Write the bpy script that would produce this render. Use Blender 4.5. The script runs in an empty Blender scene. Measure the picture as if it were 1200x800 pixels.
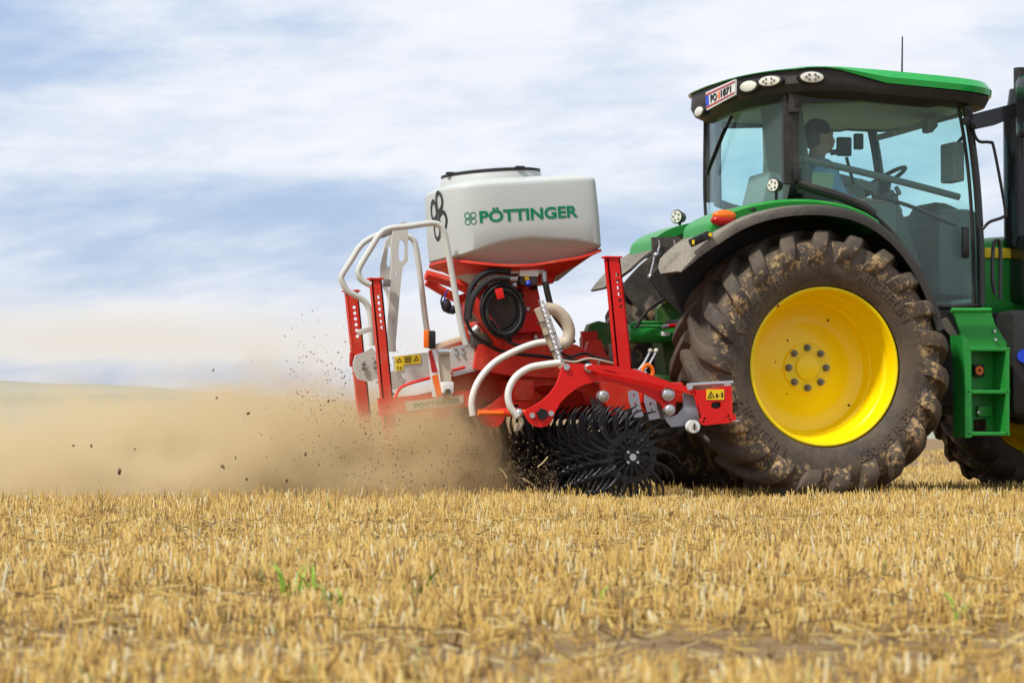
import bpy, bmesh, math, random
import numpy as np
from mathutils import Vector, Matrix, noise
from mathutils.geometry import tessellate_polygon
R = math.radians
random.seed(7); rng = np.random.default_rng(7)
scene = bpy.context.scene
col = scene.collection

# ------------------------------------------------------------------ camera
YAW = R(16.3); FPX = 3100.0; PITCH = math.atan(111/FPX)
CAM = Vector((-6.79, -15.90, 0.42))
cd = bpy.data.cameras.new('camera'); cam = bpy.data.objects.new('camera', cd); col.objects.link(cam)
cd.sensor_width = 36; cd.lens = 36*FPX/1200; cd.clip_start = 0.1; cd.clip_end = 20000
cam.location = CAM; cam.rotation_euler = (R(90)+PITCH, 0, -YAW)
cd.dof.use_dof = True; cd.dof.focus_distance = 16.9; cd.dof.aperture_fstop = 7.5
scene.camera = cam
CM = Matrix.Rotation(-YAW, 3, 'Z') @ Matrix.Rotation(R(90)+PITCH, 3, 'X')
def ray(px, py): return CM @ Vector(((px-600)/FPX, (400-py)/FPX, -1))
def W(px, py, Y):
    d = ray(px, py); return CAM + d*((Y-CAM.y)/d.y)
def WX(px, py, X):
    d = ray(px, py); return CAM + d*((X-CAM.x)/d.x)
def WD(px, py, D): return CAM + ray(px, py)*D
def SC(px, Y):      # pixels per metre on plane Y near column px
    return FPX/((W(px, 450, Y)-CAM).dot(CM @ Vector((0, 0, -1))))

# ------------------------------------------------------------------ light
SUN_EL, SUN_AZ = R(54), R(243)      # azimuth measured clockwise from +Y
world = bpy.data.worlds.new('World'); scene.world = world; world.use_nodes = True
nt = world.node_tree; N = nt.nodes; L = nt.links; N.clear()
out = N.new('ShaderNodeOutputWorld'); bg = N.new('ShaderNodeBackground'); bg.inputs[1].default_value = 0.1
sky = N.new('ShaderNodeTexSky'); sky.sky_type = 'NISHITA'; sky.sun_disc = False
sky.sun_elevation = SUN_EL; sky.sun_rotation = SUN_AZ; sky.air_density = 1.3; sky.dust_density = 1.5
tc = N.new('ShaderNodeTexCoord')
def wn(t, **k):
    n = N.new(t)
    for a, b in k.items(): setattr(n, a, b)
    return n
def wmath(op, a, b=None, c=None):
    n = wn('ShaderNodeMath', operation=op)
    for i, v in enumerate((a, b, c)):
        if v is None: continue
        if isinstance(v, (int, float)): n.inputs[i].default_value = v
        else: L.new(v, n.inputs[i])
    return n.outputs[0]
sep = wn('ShaderNodeSeparateXYZ'); L.new(tc.outputs['Generated'], sep.inputs[0])
az = wmath('ARCTAN2', sep.outputs[0], sep.outputs[1])          # radians from +Y towards +X
el = wmath('ARCSINE', sep.outputs[2])
comb = wn('ShaderNodeCombineXYZ')
L.new(wmath('MULTIPLY', az, 7.0), comb.inputs[0])
L.new(wmath('ADD', wmath('MULTIPLY', el, 24.0), wmath('MULTIPLY', az, -1.6)), comb.inputs[1])
def wnoise(scale, detail, rough, dist=0.0, off=0.0):
    m = wn('ShaderNodeVectorMath', operation='ADD'); L.new(comb.outputs[0], m.inputs[0]); m.inputs[1].default_value = (off, off*.7, off*1.3)
    n = wn('ShaderNodeTexNoise'); n.inputs['Scale'].default_value = scale; n.inputs['Detail'].default_value = detail
    n.inputs['Roughness'].default_value = rough; n.inputs['Distortion'].default_value = dist
    L.new(m.outputs[0], n.inputs['Vector']); return n.outputs[0]
n1 = wnoise(1.0, 7, .55, .4, 3.1); n2 = wnoise(2.6, 6, .6, .2, 9.0)
def blob(a0, e0, ra, re):   # soft region of thinner or thicker cloud, by direction in degrees
    x = wmath('DIVIDE', wmath('SUBTRACT', az, R(a0)), R(ra)); y = wmath('DIVIDE', wmath('SUBTRACT', el, R(e0)), R(re))
    return wmath('POWER', 2.718, wmath('MULTIPLY', wmath('ADD', wmath('MULTIPLY', x, x), wmath('MULTIPLY', y, y)), -1.0))
YD = math.degrees(YAW)
def pa(px): return YD + math.degrees(math.atan((px-600)/FPX))
def pe(py): return math.degrees(math.atan((511-py)/FPX))
mask = wmath('ADD', wmath('MULTIPLY', n1, 1.05), wmath('MULTIPLY', n2, .62))
for (bx, by, rx, ry, amp) in ((420, 250, 3.2, 1.0, -.26), (60, 260, 2.8, 1.0, -.2), (0, 60, 1.6, 1.6, -.22), (470, 100, 4.5, 1.1, .14),
                              (800, 60, 5, 1.6, .2), (650, 420, 3.2, 1.3, .25), (150, 395, 5.5, .55, .42), (160, 440, 5, .35, -.12),
                              (1180, 40, 1.5, .6, -.12), (760, 170, 3.2, .5, -.1)):
    mask = wmath('ADD', mask, wmath('MULTIPLY', blob(pa(bx), pe(by), rx, ry), amp))
mr = wn('ShaderNodeMapRange'); mr.interpolation_type = 'SMOOTHSTEP'; L.new(mask, mr.inputs[0])
mr.inputs[1].default_value = .42; mr.inputs[2].default_value = 1.05
cloudc = wn('ShaderNodeMix', data_type='RGBA'); L.new(wmath('MULTIPLY', n2, 1.0), cloudc.inputs[0])
cloudc.inputs[6].default_value = (7.6, 8.2, 9.3, 1); cloudc.inputs[7].default_value = (10.0, 10.1, 10.5, 1)
warm = wn('ShaderNodeMix', data_type='RGBA'); L.new(blob(pa(140), pe(400), 7, .75), warm.inputs[0])
L.new(cloudc.outputs[2], warm.inputs[6]); warm.inputs[7].default_value = (8.3, 7.8, 7.1, 1)
skym = wn('ShaderNodeMix', data_type='RGBA'); skym.inputs[0].default_value = .72
L.new(sky.outputs[0], skym.inputs[6]); skym.inputs[7].default_value = (4.4, 6.1, 9.3, 1)
fin = wn('ShaderNodeMix', data_type='RGBA'); L.new(mr.outputs[0], fin.inputs[0])
L.new(skym.outputs[2], fin.inputs[6]); L.new(warm.outputs[2], fin.inputs[7])
L.new(fin.outputs[2], bg.inputs[0]); L.new(bg.outputs[0], out.inputs[0])

ld = bpy.data.lights.new('sun', 'SUN'); ld.energy = 3.9; ld.angle = R(5); ld.color = (1, .97, .91)
sun = bpy.data.objects.new('sun', ld); col.objects.link(sun)
sd = Vector((math.sin(SUN_AZ)*math.cos(SUN_EL), math.cos(SUN_AZ)*math.cos(SUN_EL), math.sin(SUN_EL)))
sun.rotation_euler = sd.to_track_quat('Z', 'Y').to_euler(); sun.location = (0, 0, 30)
scene.view_settings.view_transform = 'Standard'; scene.view_settings.look = 'None'
scene.view_settings.exposure = 0.0; scene.view_settings.gamma = 1
scene.render.engine = 'CYCLES'; cy = scene.cycles
cy.use_denoising = True; cy.max_bounces = 8; cy.volume_bounces = 2; cy.transparent_max_bounces = 24
cy.volume_step_rate = .25; cy.volume_max_steps = 256; cy.caustics_reflective = False; cy.caustics_refractive = False

# ------------------------------------------------------------------ materials
def newmat(name):
    m = bpy.data.materials.new(name); m.use_nodes = True
    return m, m.node_tree.nodes, m.node_tree.links, m.node_tree.nodes['Principled BSDF']
def paint(name, c, rough=.4, metal=0.0, dust=.25, dcol=(.33, .25, .15), bump=.15, coat=0.0, dscale=7.0, var=.12, up=.35, xf=None):
    m, n, l, p = newmat(name)
    t = n.new('ShaderNodeTexCoord'); geo = n.new('ShaderNodeNewGeometry')
    a = n.new('ShaderNodeTexNoise'); a.inputs['Scale'].default_value = dscale; a.inputs['Detail'].default_value = 8; a.inputs['Roughness'].default_value = .65
    b = n.new('ShaderNodeTexNoise'); b.inputs['Scale'].default_value = 60; b.inputs['Detail'].default_value = 4
    l.new(geo.outputs['Position'], a.inputs['Vector']); l.new(geo.outputs['Position'], b.inputs['Vector'])
    s = n.new('ShaderNodeSeparateXYZ'); l.new(geo.outputs['Normal'], s.inputs[0])
    mm = n.new('ShaderNodeMath'); mm.operation = 'MULTIPLY_ADD'; l.new(s.outputs[2], mm.inputs[0]); mm.inputs[1].default_value = up*.35
    l.new(a.outputs[0], mm.inputs[2])
    r = n.new('ShaderNodeMapRange'); l.new(mm.outputs[0], r.inputs[0]); r.inputs[1].default_value = .62-dust*.42; r.inputs[2].default_value = .92-dust*.3
    r.inputs[3].default_value = dust*.22; r.inputs[4].default_value = min(1, dust*2.2)
    fine = n.new('ShaderNodeMath'); fine.operation = 'MULTIPLY'; l.new(r.outputs[0], fine.inputs[0])
    fr = n.new('ShaderNodeMapRange'); l.new(b.outputs[0], fr.inputs[0]); fr.inputs[1].default_value = .3; fr.inputs[2].default_value = .7; fr.inputs[3].default_value = .45
    l.new(fr.outputs[0], fine.inputs[1])
    if xf:
        sx_ = n.new('ShaderNodeSeparateXYZ'); l.new(geo.outputs['Position'], sx_.inputs[0]); xr = n.new('ShaderNodeMapRange'); l.new(sx_.outputs[0], xr.inputs[0])
        xr.inputs[1].default_value = xf[0]; xr.inputs[2].default_value = xf[1]; xr.inputs[3].default_value = 1; xr.inputs[4].default_value = xf[2]
        f2 = n.new('ShaderNodeMath'); f2.operation = 'MULTIPLY'; l.new(fine.outputs[0], f2.inputs[0]); l.new(xr.outputs[0], f2.inputs[1]); fine = f2
    v = n.new('ShaderNodeMix'); v.data_type = 'RGBA'; l.new(b.outputs[0], v.inputs[0])
    v.inputs[6].default_value = (*[x*(1-var) for x in c], 1); v.inputs[7].default_value = (*[min(1, x*(1+var)) for x in c], 1)
    mx = n.new('ShaderNodeMix'); mx.data_type = 'RGBA'; l.new(fine.outputs[0], mx.inputs[0]); l.new(v.outputs[2], mx.inputs[6]); mx.inputs[7].default_value = (*dcol, 1)
    l.new(mx.outputs[2], p.inputs['Base Color'])
    rr = n.new('ShaderNodeMapRange'); l.new(fine.outputs[0], rr.inputs[0]); rr.inputs[3].default_value = rough; rr.inputs[4].default_value = .9
    l.new(rr.outputs[0], p.inputs['Roughness']); p.inputs['Metallic'].default_value = metal
    p.inputs['Coat Weight'].default_value = coat; p.inputs['Specular IOR Level'].default_value = .3
    if bump:
        bb = n.new('ShaderNodeBump'); bb.inputs['Strength'].default_value = bump; bb.inputs['Distance'].default_value = .004
        l.new(a.outputs[0], bb.inputs['Height']); l.new(bb.outputs[0], p.inputs['Normal'])
    return m
M = {}
M['red'] = paint('red_paint', (.72, .006, .005), .42, dust=.14, dcol=(.42, .24, .15), coat=.0)
M['red_dusty'] = paint('red_paint_dusty', (.66, .022, .008), .5, dust=.28, dcol=(.45, .27, .15))
M['grey_white'] = paint('light_grey_paint', (.58, .58, .53), .45, dust=.25, dcol=(.42, .36, .27))
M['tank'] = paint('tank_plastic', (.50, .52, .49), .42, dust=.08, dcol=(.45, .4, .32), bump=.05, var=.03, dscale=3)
M['tank_under'] = paint('dusty_shaded_tank_underside', (.40, .37, .32), .6, dust=.3, dcol=(.36, .29, .2))  # grey-brown mixes dust with painted-in shade of the downward-facing funnel
M['green'] = paint('green_paint', (.012, .27, .035), .38, dust=.14, coat=.12)
M['green_clean'] = paint('green_roof_paint', (.012, .36, .06), .25, dust=.03, coat=.5)
M['green_dusty'] = paint('green_paint_dusty', (.03, .15, .03), .5, dust=.38)
M['yellow'] = paint('yellow_rim_paint', (.95, .69, .0), .35, dust=.07, dcol=(.5, .33, .05), coat=.2, bump=.05, var=.04)
M['black'] = paint('black_plastic', (.018, .018, .019), .42, dust=.12)
M['black_clean'] = paint('black_gloss', (.012, .012, .014), .22, dust=.03, coat=.3, bump=0)
M['dark_dusty'] = paint('dusty_black_plastic', (.05, .045, .04), .6, dust=.6, dcol=(.22, .18, .13))
M['black_roof'] = paint('weathered_black_plastic', (.028, .026, .025), .5, dust=.3, dcol=(.16, .13, .10))
M['fender_grey'] = paint('dusty_fender_plastic', (.035, .033, .03), .6, dust=.8, dcol=(.32, .28, .22), dscale=5, up=.6, xf=(-.85, .15, .10))
M['steel'] = paint('zinc_steel', (.55, .56, .58), .35, metal=.8, dust=.2)
M['bluegrey'] = paint('bluegrey_steel', (.36, .40, .46), .45, metal=.2, dust=.15)
M['nut'] = paint('nut_steel', (.22, .21, .19), .42, metal=.5, dust=.2)
M['hose'] = paint('cream_hose_plastic', (.74, .72, .66), .4, dust=.22, dcol=(.5, .42, .3))
M['hose_tan'] = paint('tan_hose_plastic', (.55, .47, .35), .45, dust=.4, dcol=(.42, .33, .22))
M['rotor'] = paint('black_tine_steel', (.011, .012, .014), .3, metal=.2, dust=.03, bump=.05, coat=.12)
M['orange'] = paint('orange_lens', (.85, .16, .01), .2, dust=.05, bump=0)
M['redlens'] = paint('red_lens', (.45, .01, .01), .2, dust=.05, bump=0)
M['lens'] = paint('lamp_lens', (.72, .7, .6), .15, dust=.1, bump=0)
M['signyel'] = paint('yellow_label', (.85, .6, .02), .5, dust=.1, bump=0)
M['signwhite'] = paint('white_label', (.75, .75, .72), .5, dust=.15, bump=0)
M['textgreen'] = paint('green_lettering', (.0, .2, .09), .5, dust=.02, bump=0)
M['plain_black'] = paint('black_lettering_and_holes', (.012, .012, .012), .5, dust=.03, bump=0)  # black for print, also for the painted dark of holes and slots
M['blue'] = paint('blue_plastic', (.01, .05, .55), .4, dust=.05, bump=0)
M['headliner'] = paint('grey_headliner', (.62, .62, .60), .8, dust=.05)
M['interior'] = paint('dark_interior_plastic', (.27, .27, .25), .6, dust=.15)
M['seatcloth'] = paint('seat_cloth', (.17, .17, .16), .8, dust=.1)
M['skin'] = paint('skin', (.62, .36, .25), .5, dust=0, bump=0)
M['hair'] = paint('dark_hair', (.02, .014, .01), .6, dust=0, bump=.3)
M['shirt'] = paint('blue_shirt_cloth', (.28, .48, .72), .85, dust=0)
M['paper'] = paint('pale_green_card', (.5, .6, .42), .7, dust=0)
M['clod'] = paint('soil_clod', (.16, .11, .06), .95, dust=.2, dcol=(.3, .22, .12), dscale=40, bump=.6)
def glassmat():
    m, n, l, p = newmat('tinted_cab_glass'); n.remove(p)
    o = n['Material Output']; t = n.new('ShaderNodeBsdfTransparent'); t.inputs[0].default_value = (.875, 1.0, .99, 1)
    g = n.new('ShaderNodeBsdfGlossy'); g.inputs['Roughness'].default_value = .03; g.inputs[0].default_value = (.8, .9, .9, 1)
    lw = n.new('ShaderNodeLayerWeight'); lw.inputs[0].default_value = .5; pw = n.new('ShaderNodeMath'); pw.operation = 'POWER'; l.new(lw.outputs['Facing'], pw.inputs[0]); pw.inputs[1].default_value = 5
    f = n.new('ShaderNodeMath'); f.operation = 'MULTIPLY_ADD'; l.new(pw.outputs[0], f.inputs[0]); f.inputs[1].default_value = .5; f.inputs[2].default_value = .012
    d = n.new('ShaderNodeBsdfDiffuse'); d.inputs[0].default_value = (.5, .56, .54, 1)
    mx = n.new('ShaderNodeMixShader'); l.new(f.outputs[0], mx.inputs[0]); l.new(t.outputs[0], mx.inputs[1]); l.new(g.outputs[0], mx.inputs[2])
    m2 = n.new('ShaderNodeMixShader'); m2.inputs[0].default_value = .045; l.new(mx.outputs[0], m2.inputs[1]); l.new(d.outputs[0], m2.inputs[2])  # greenish dust film, also paints a reflection veil that lightens the interior
    l.new(m2.outputs[0], o.inputs[0]); return m
M['glass'] = glassmat()
def tyremat():
    m, n, l, p = newmat('muddy_tyre_rubber')
    t = n.new('ShaderNodeTexCoord'); s = n.new('ShaderNodeSeparateXYZ'); l.new(t.outputs['Object'], s.inputs[0])
    def mth(op, a, b=None, c=None):
        q = n.new('ShaderNodeMath'); q.operation = op
        for i, v in enumerate((a, b, c)):
            if v is None: continue
            if isinstance(v, (int, float)): q.inputs[i].default_value = v
            else: l.new(v, q.inputs[i])
        return q.outputs[0]
    rad = mth('SQRT', mth('ADD', mth('MULTIPLY', s.outputs[0], s.outputs[0]), mth('MULTIPLY', s.outputs[2], s.outputs[2])))
    def nz(sc, de=6, ro=.6, vec=None):
        q = n.new('ShaderNodeTexNoise'); q.inputs['Scale'].default_value = sc; q.inputs['Detail'].default_value = de; q.inputs['Roughness'].default_value = ro
        l.new(vec or t.outputs['Object'], q.inputs['Vector']); return q.outputs[0]
    def mrg(v, a, b, c=0, d=1):
        q = n.new('ShaderNodeMapRange'); q.interpolation_type = 'SMOOTHSTEP'; l.new(v, q.inputs[0])
        for i, x in enumerate((a, b, c, d)): q.inputs[i+1].default_value = x
        return q.outputs[0]
    a = nz(4.5); b = nz(28, 8, .7); c = nz(13, 8, .7)
    mud = mrg(mth('ADD', mth('MULTIPLY', a, .6), mth('MULTIPLY', b, .4)), .32, .56)
    m1 = n.new('ShaderNodeMix'); m1.data_type = 'RGBA'; l.new(mud, m1.inputs[0]); m1.inputs[6].default_value = (.030, .026, .022, 1); m1.inputs[7].default_value = (.098, .069, .045, 1)
    # dried straw-coloured mud in a band where sidewall meets lugs
    band = mth('MULTIPLY', mrg(rad, .63, .70), mrg(rad, .83, .77))
    fl = mth('MULTIPLY', mrg(mth('ADD', mth('MULTIPLY', c, .62), mth('MULTIPLY', b, .4)), .515, .575), band)
    m2 = n.new('ShaderNodeMix'); m2.data_type = 'RGBA'; l.new(fl, m2.inputs[0]); l.new(m1.outputs[2], m2.inputs[6]); m2.inputs[7].default_value = (.42, .28, .13, 1)
    l.new(m2.outputs[2], p.inputs['Base Color']); p.inputs['Roughness'].default_value = .7
    bb = n.new('ShaderNodeBump'); bb.inputs['Strength'].default_value = .5; bb.inputs['Distance'].default_value = .01
    l.new(mth('ADD', b, fl), bb.inputs['Height']); l.new(bb.outputs[0], p.inputs['Normal'])
    return m
M['tyre'] = tyremat()

# ------------------------------------------------------------------ mesh helpers
ORG = {}
def tag(o, label=None, cat=None, group=None, kind=None):
    if label: o['label'] = label
    if cat: o['category'] = cat
    if group: o['group'] = group
    if kind: o['kind'] = kind
    return o
def empty(name, loc, parent=None):
    o = bpy.data.objects.new(name, None); col.objects.link(o); o.empty_display_size = .2
    loc = Vector(loc); ORG[o.name] = loc
    if parent: o.parent = parent; o.location = loc-ORG[parent.name]
    else: o.location = loc
    return o
def crom(pts, n=8):
    P = [Vector(p) for p in pts]
    if len(P) < 3: return P
    Q = [P[0]*2-P[1]]+P+[P[-1]*2-P[-2]]; res = []
    for i in range(1, len(Q)-2):
        for k in range(n):
            t = k/n; a, b, c, d = Q[i-1], Q[i], Q[i+1], Q[i+2]
            res.append(.5*((2*b)+(c-a)*t+(2*a-5*b+4*c-d)*t*t+(3*b-a-3*c+d)*t**3))
    res.append(P[-1]); return res
class PB:
    def __init__(s): s.v = []; s.f = []; s.m = []; s.mats = []; s.sm = True
    def mi(s, m):
        if m not in s.mats: s.mats.append(m)
        return s.mats.index(m)
    def add(s, vs, fs, m):
        k = len(s.v); i = s.mi(m)
        s.v += [Vector(v) for v in vs]
        for f in fs: s.f.append(tuple(x+k for x in f)); s.m.append(i)
        return s
    def plate3(s, loops, off, m):
        """loops of coplanar 3D points (first outer, others holes), thickness vector off"""
        off = Vector(off); loops = [[Vector(p) for p in lp] for lp in loops]
        flat = [p for lp in loops for p in lp]; n = len(flat)
        tris = tessellate_polygon(loops)
        fs = [tuple(t) for t in tris]+[tuple(reversed([i+n for i in t])) for t in tris]; k = 0
        for lp in loops:
            c = len(lp)
            for i in range(c): fs.append((k+i, k+(i+1) % c, k+(i+1) % c+n, k+i+n))
            k += c
        return s.add(flat+[p+off for p in flat], fs, m)
    def plate(s, pts, Y, th, m, holes=(), rnd=0):
        sc = SC(sum(p[0] for p in pts)/len(pts), Y)
        lo = [[W(x, y, Y) for x, y in pts]]
        for h in holes:
            if len(h) == 3:
                c = W(h[0], h[1], Y); r = h[2]/sc
                lo.append([c+Vector((r*math.cos(a), 0, r*math.sin(a))) for a in [i*math.pi/6 for i in range(12)]])
            else: lo.append([W(x, y, Y) for x, y in h])
        return s.plate3(lo, (0, th, 0), m)
    def tube(s, pts, r, m, seg=8, smooth=8, cap=True, flat=1.0):
        P = crom(pts, smooth) if smooth else [Vector(p) for p in pts]
        n = len(P); T = [(P[min(i+1, n-1)]-P[max(i-1, 0)]).normalized() for i in range(n)]
        u = T[0].orthogonal().normalized(); vs = []
        if abs(T[0].y) < .9: u = (Vector((0, 1, 0))-T[0]*T[0].y).normalized()
        for i in range(n):
            u = (u-T[i]*u.dot(T[i])).normalized(); w = T[i].cross(u)
            rr = r[0]+(r[1]-r[0])*i/(n-1) if isinstance(r, tuple) else r
            for k in range(seg):
                a = 2*math.pi*k/seg; vs.append(P[i]+(u*math.cos(a)*flat+w*math.sin(a))*rr)
        fs = [(i*seg+k, i*seg+(k+1) % seg, (i+1)*seg+(k+1) % seg, (i+1)*seg+k) for i in range(n-1) for k in range(seg)]
        if cap: fs += [tuple(range(seg))[::-1], tuple((n-1)*seg+k for k in range(seg))]
        return s.add(vs, fs, m)
    def cyl(s, a, b, r, m, seg=16, r2=None):
        return s.tube([a, b], (r, r2 if r2 is not None else r), m, seg, 0)
    def box(s, c, d, m, bev=.01, rot=None):
        bm = bmesh.new(); bmesh.ops.create_cube(bm, size=1)
        bmesh.ops.scale(bm, vec=Vector(d), verts=bm.verts)
        if bev: bmesh.ops.bevel(bm, geom=bm.edges[:], offset=min(bev, min(d)*.4), segments=2, affect='EDGES', profile=.6)
        mt = Matrix.Translation(Vector(c)) @ (rot.to_4x4() if rot else Matrix.Identity(4))
        bm.verts.ensure_lookup_table(); vs = [mt @ v.co for v in bm.verts]; fs = [tuple(v.index for v in f.verts) for f in bm.faces]; bm.free()
        return s.add(vs, fs, m)
    def bar(s, a, b, w, h, m, bev=.006):
        """box beam from a to b, w across Y, h across the other way"""
        a, b = Vector(a), Vector(b); d = b-a; x = d.normalized(); y = Vector((0, 1, 0))
        if abs(x.y) > .9: y = Vector((1, 0, 0))
        z = x.cross(y).normalized(); y = z.cross(x)
        return s.box((a+b)/2, (d.length, w, h), m, bev, Matrix((x, y, z)).transposed())
    def lathe(s, c, prof, m, seg=64, a0=0, a1=2*math.pi, mats=None):
        """prof: list of (r, y); axis along Y through c"""
        c = Vector(c); full = abs(a1-a0-2*math.pi) < 1e-6; k = seg if full else seg+1; n = len(prof); vs = []
        for i in range(k):
            a = a0+(a1-a0)*i/seg
            for r, y in prof: vs.append(c+Vector((r*math.cos(a), y, r*math.sin(a))))
        for i in range(seg):
            j = (i+1) % k
            for q in range(n-1): pass
        fs = [(i*n+q, i*n+q+1, ((i+1) % k)*n+q+1, ((i+1) % k)*n+q) for i in range(seg) for q in range(n-1)]
        return s.add(vs, fs, m)
    def sphere(s, c, r, m, sc=(1, 1, 1), seg=16):
        c = Vector(c); vs = []; rings = seg//2
        for i in range(rings+1):
            t = math.pi*i/rings
            for k in range(seg):
                a = 2*math.pi*k/seg; vs.append(c+Vector((r*sc[0]*math.sin(t)*math.cos(a), r*sc[1]*math.sin(t)*math.sin(a), r*sc[2]*math.cos(t))))
        fs = [(i*seg+k, (i+1)*seg+k, (i+1)*seg+(k+1) % seg, i*seg+(k+1) % seg) for i in range(rings) for k in range(seg)]
        return s.add(vs, fs, m)
    def rings(s, rs, m, cap0=True, cap1=True, closed=True):
        n = len(rs[0]); vs = [p for r in rs for p in r]
        fs = [(i*n+k, i*n+(k+1) % n, (i+1)*n+(k+1) % n, (i+1)*n+k) for i in range(len(rs)-1) for k in range(n if closed else n-1)]
        if cap0: fs.append(tuple(range(n))[::-1])
        if cap1: fs.append(tuple((len(rs)-1)*n+k for k in range(n)))
        return s.add(vs, fs, m)
    def build(s, name, parent=None, label=None, ang=32, org=None, kind=None):
        me = bpy.data.meshes.new(name)
        V = np.array([tuple(v) for v in s.v]); c = Vector((V.min(0)+V.max(0))/2) if org is None else Vector(org)
        me.from_pydata([tuple(v-c) for v in s.v], [], s.f)
        for mt in s.mats: me.materials.append(M[mt] if isinstance(mt, str) else mt)
        me.polygons.foreach_set('material_index', s.m)
        bm = bmesh.new(); bm.from_mesh(me); bmesh.ops.remove_doubles(bm, verts=bm.verts, dist=1e-5)
        bmesh.ops.recalc_face_normals(bm, faces=bm.faces); bm.to_mesh(me); bm.free()
        me.polygons.foreach_set('use_smooth', [True]*len(me.polygons)); me.set_sharp_from_angle(angle=R(ang)); me.update()
        o = bpy.data.objects.new(name, me); col.objects.link(o); ORG[o.name] = c
        if parent: o.parent = parent; o.location = c-ORG[parent.name]
        else: o.location = c
        if label: o['label'] = label
        if kind: o['kind'] = kind
        return o
def textmesh(txt, size=1.0, ext=0.0, bold=.0, spacing=1.0, maxedge=None):
    cu = bpy.data.curves.new('t', 'FONT'); cu.body = txt; cu.size = size; cu.extrude = ext; cu.offset = bold; cu.space_character = spacing
    cu.resolution_u = 3; o = bpy.data.objects.new('t', cu); me = bpy.data.meshes.new_from_object(o)
    bm = bmesh.new(); bm.from_mesh(me); bmesh.ops.triangulate(bm, faces=bm.faces[:])
    if maxedge:
        for _ in range(4):
            es = [e for e in bm.edges if e.calc_length() > maxedge]
            if not es: break
            bmesh.ops.subdivide_edges(bm, edges=es, cuts=1)
        bmesh.ops.triangulate(bm, faces=bm.faces[:])
    bm.verts.ensure_lookup_table(); vs = [v.co.copy() for v in bm.verts]; fs = [tuple(v.index for v in f.verts) for f in bm.faces]
    bm.free(); bpy.data.meshes.remove(me); bpy.data.objects.remove(o); bpy.data.curves.remove(cu)
    xs = [v.x for v in vs]; ys = [v.y for v in vs]; mnx, mxx, mny, mxy = min(xs), max(xs), min(ys), max(ys)
    return [((v.x-mnx)/(mxx-mnx), (v.y-mny)/(mxy-mny), v.z) for v in vs], fs
def quadtext(pb, txt, a, b, d, m, off=(0, -.003, 0), th=.002, bold=.03):
    """text filling the quad: a lower-left, b lower-right, d upper-left"""
    vs, fs = textmesh(txt, 1, .5, bold); a, b, d, off = Vector(a), Vector(b), Vector(d), Vector(off); n = off.normalized()
    pb.add([a+(b-a)*x+(d-a)*y+off+n*th*z for x, y, z in vs], fs, m)
def clover(pb, fn, m, w):
    """four-loop emblem; fn maps (x, y) in [-1, 1] to a surface point"""
    for sx in (-1, 1):
        for sy in (-1, 1):
            path = []
            c0 = [(.12, .12), (.10, .36), (.12, .70), (.32, .92), (.66, .92), (.92, .66), (.92, .32), (.70, .12), (.36, .10)]
            P = crom([Vector((x, y, 0)) for x, y in c0+[c0[0]]], 5); k = len(P)-1
            cen = Vector((.52, .52, 0)); vs = []
            for p in P[:-1]:
                for s_ in (1+w, 1-w): q = cen+(p-cen)*s_; vs.append(fn(q.x*sx, q.y*sy))
            pb.add(vs, [(2*i, 2*((i+1) % k), 2*((i+1) % k)+1, 2*i+1) for i in range(k)], m)

# ------------------------------------------------------------------ ground, hills
def groundmat():
    m, n, l, p = newmat('stubble_field_soil')
    g = n.new('ShaderNodeNewGeometry')
    mp = n.new('ShaderNodeMapping'); mp.inputs['Scale'].default_value = (.5, 6, 1); l.new(g.outputs['Position'], mp.inputs[0])
    a = n.new('ShaderNodeTexNoise'); a.inputs['Scale'].default_value = 1.0; a.inputs['Detail'].default_value = 9; a.inputs['Roughness'].default_value = .65; l.new(mp.outputs[0], a.inputs['Vector'])
    b = n.new('ShaderNodeTexNoise'); b.inputs['Scale'].default_value = 45; b.inputs['Detail'].default_value = 6; l.new(g.outputs['Position'], b.inputs['Vector'])
    r = n.new('ShaderNodeValToRGB'); e = r.color_ramp.elements
    e[0].position = .32; e[0].color = (.075, .042, .016, 1); e[1].position = .72; e[1].color = (.38, .24, .085, 1)
    q = n.new('ShaderNodeMath'); q.operation = 'MULTIPLY_ADD'; l.new(b.outputs[0], q.inputs[0]); q.inputs[1].default_value = .5
    h = n.new('ShaderNodeMath'); h.operation = 'MULTIPLY'; l.new(a.outputs[0], h.inputs[0]); h.inputs[1].default_value = .5; l.new(h.outputs[0], q.inputs[2])
    l.new(q.outputs[0], r.inputs[0]); l.new(r.outputs[0], p.inputs['Base Color']); p.inputs['Roughness'].default_value = .95
    bb = n.new('ShaderNodeBump'); bb.inputs['Strength'].default_value = .6; bb.inputs['Distance'].default_value = .02; l.new(b.outputs[0], bb.inputs['Height']); l.new(bb.outputs[0], p.inputs['Normal'])
    return m
M['ground'] = groundmat()
gp = PB()
gx = np.concatenate([-np.geomspace(3000, 22, 18), np.linspace(-20, 20, 120), np.geomspace(22, 3000, 18)])
gyv = np.concatenate([-np.geomspace(3000, 22, 10), np.linspace(-20, 14, 120), np.geomspace(16, 3000, 22)])
vs = []
for y in gyv:
    for x in gx:
        near = abs(x) < 20.1 and -20.1 < y < 14.1
        vs.append((x, y, (noise.noise(Vector((x*2.2, y*2.2, 0)))*.012+noise.noise(Vector((x*.5, y*.5, 4)))*.01-.008) if near else -.008))
nx_ = len(gx)
gp.add(vs, [(j*nx_+i, j*nx_+i+1, (j+1)*nx_+i+1, (j+1)*nx_+i) for j in range(len(gyv)-1) for i in range(nx_-1)], 'ground')
tag(gp.build('ground', org=(0, 0, 0)), kind='structure')

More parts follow.
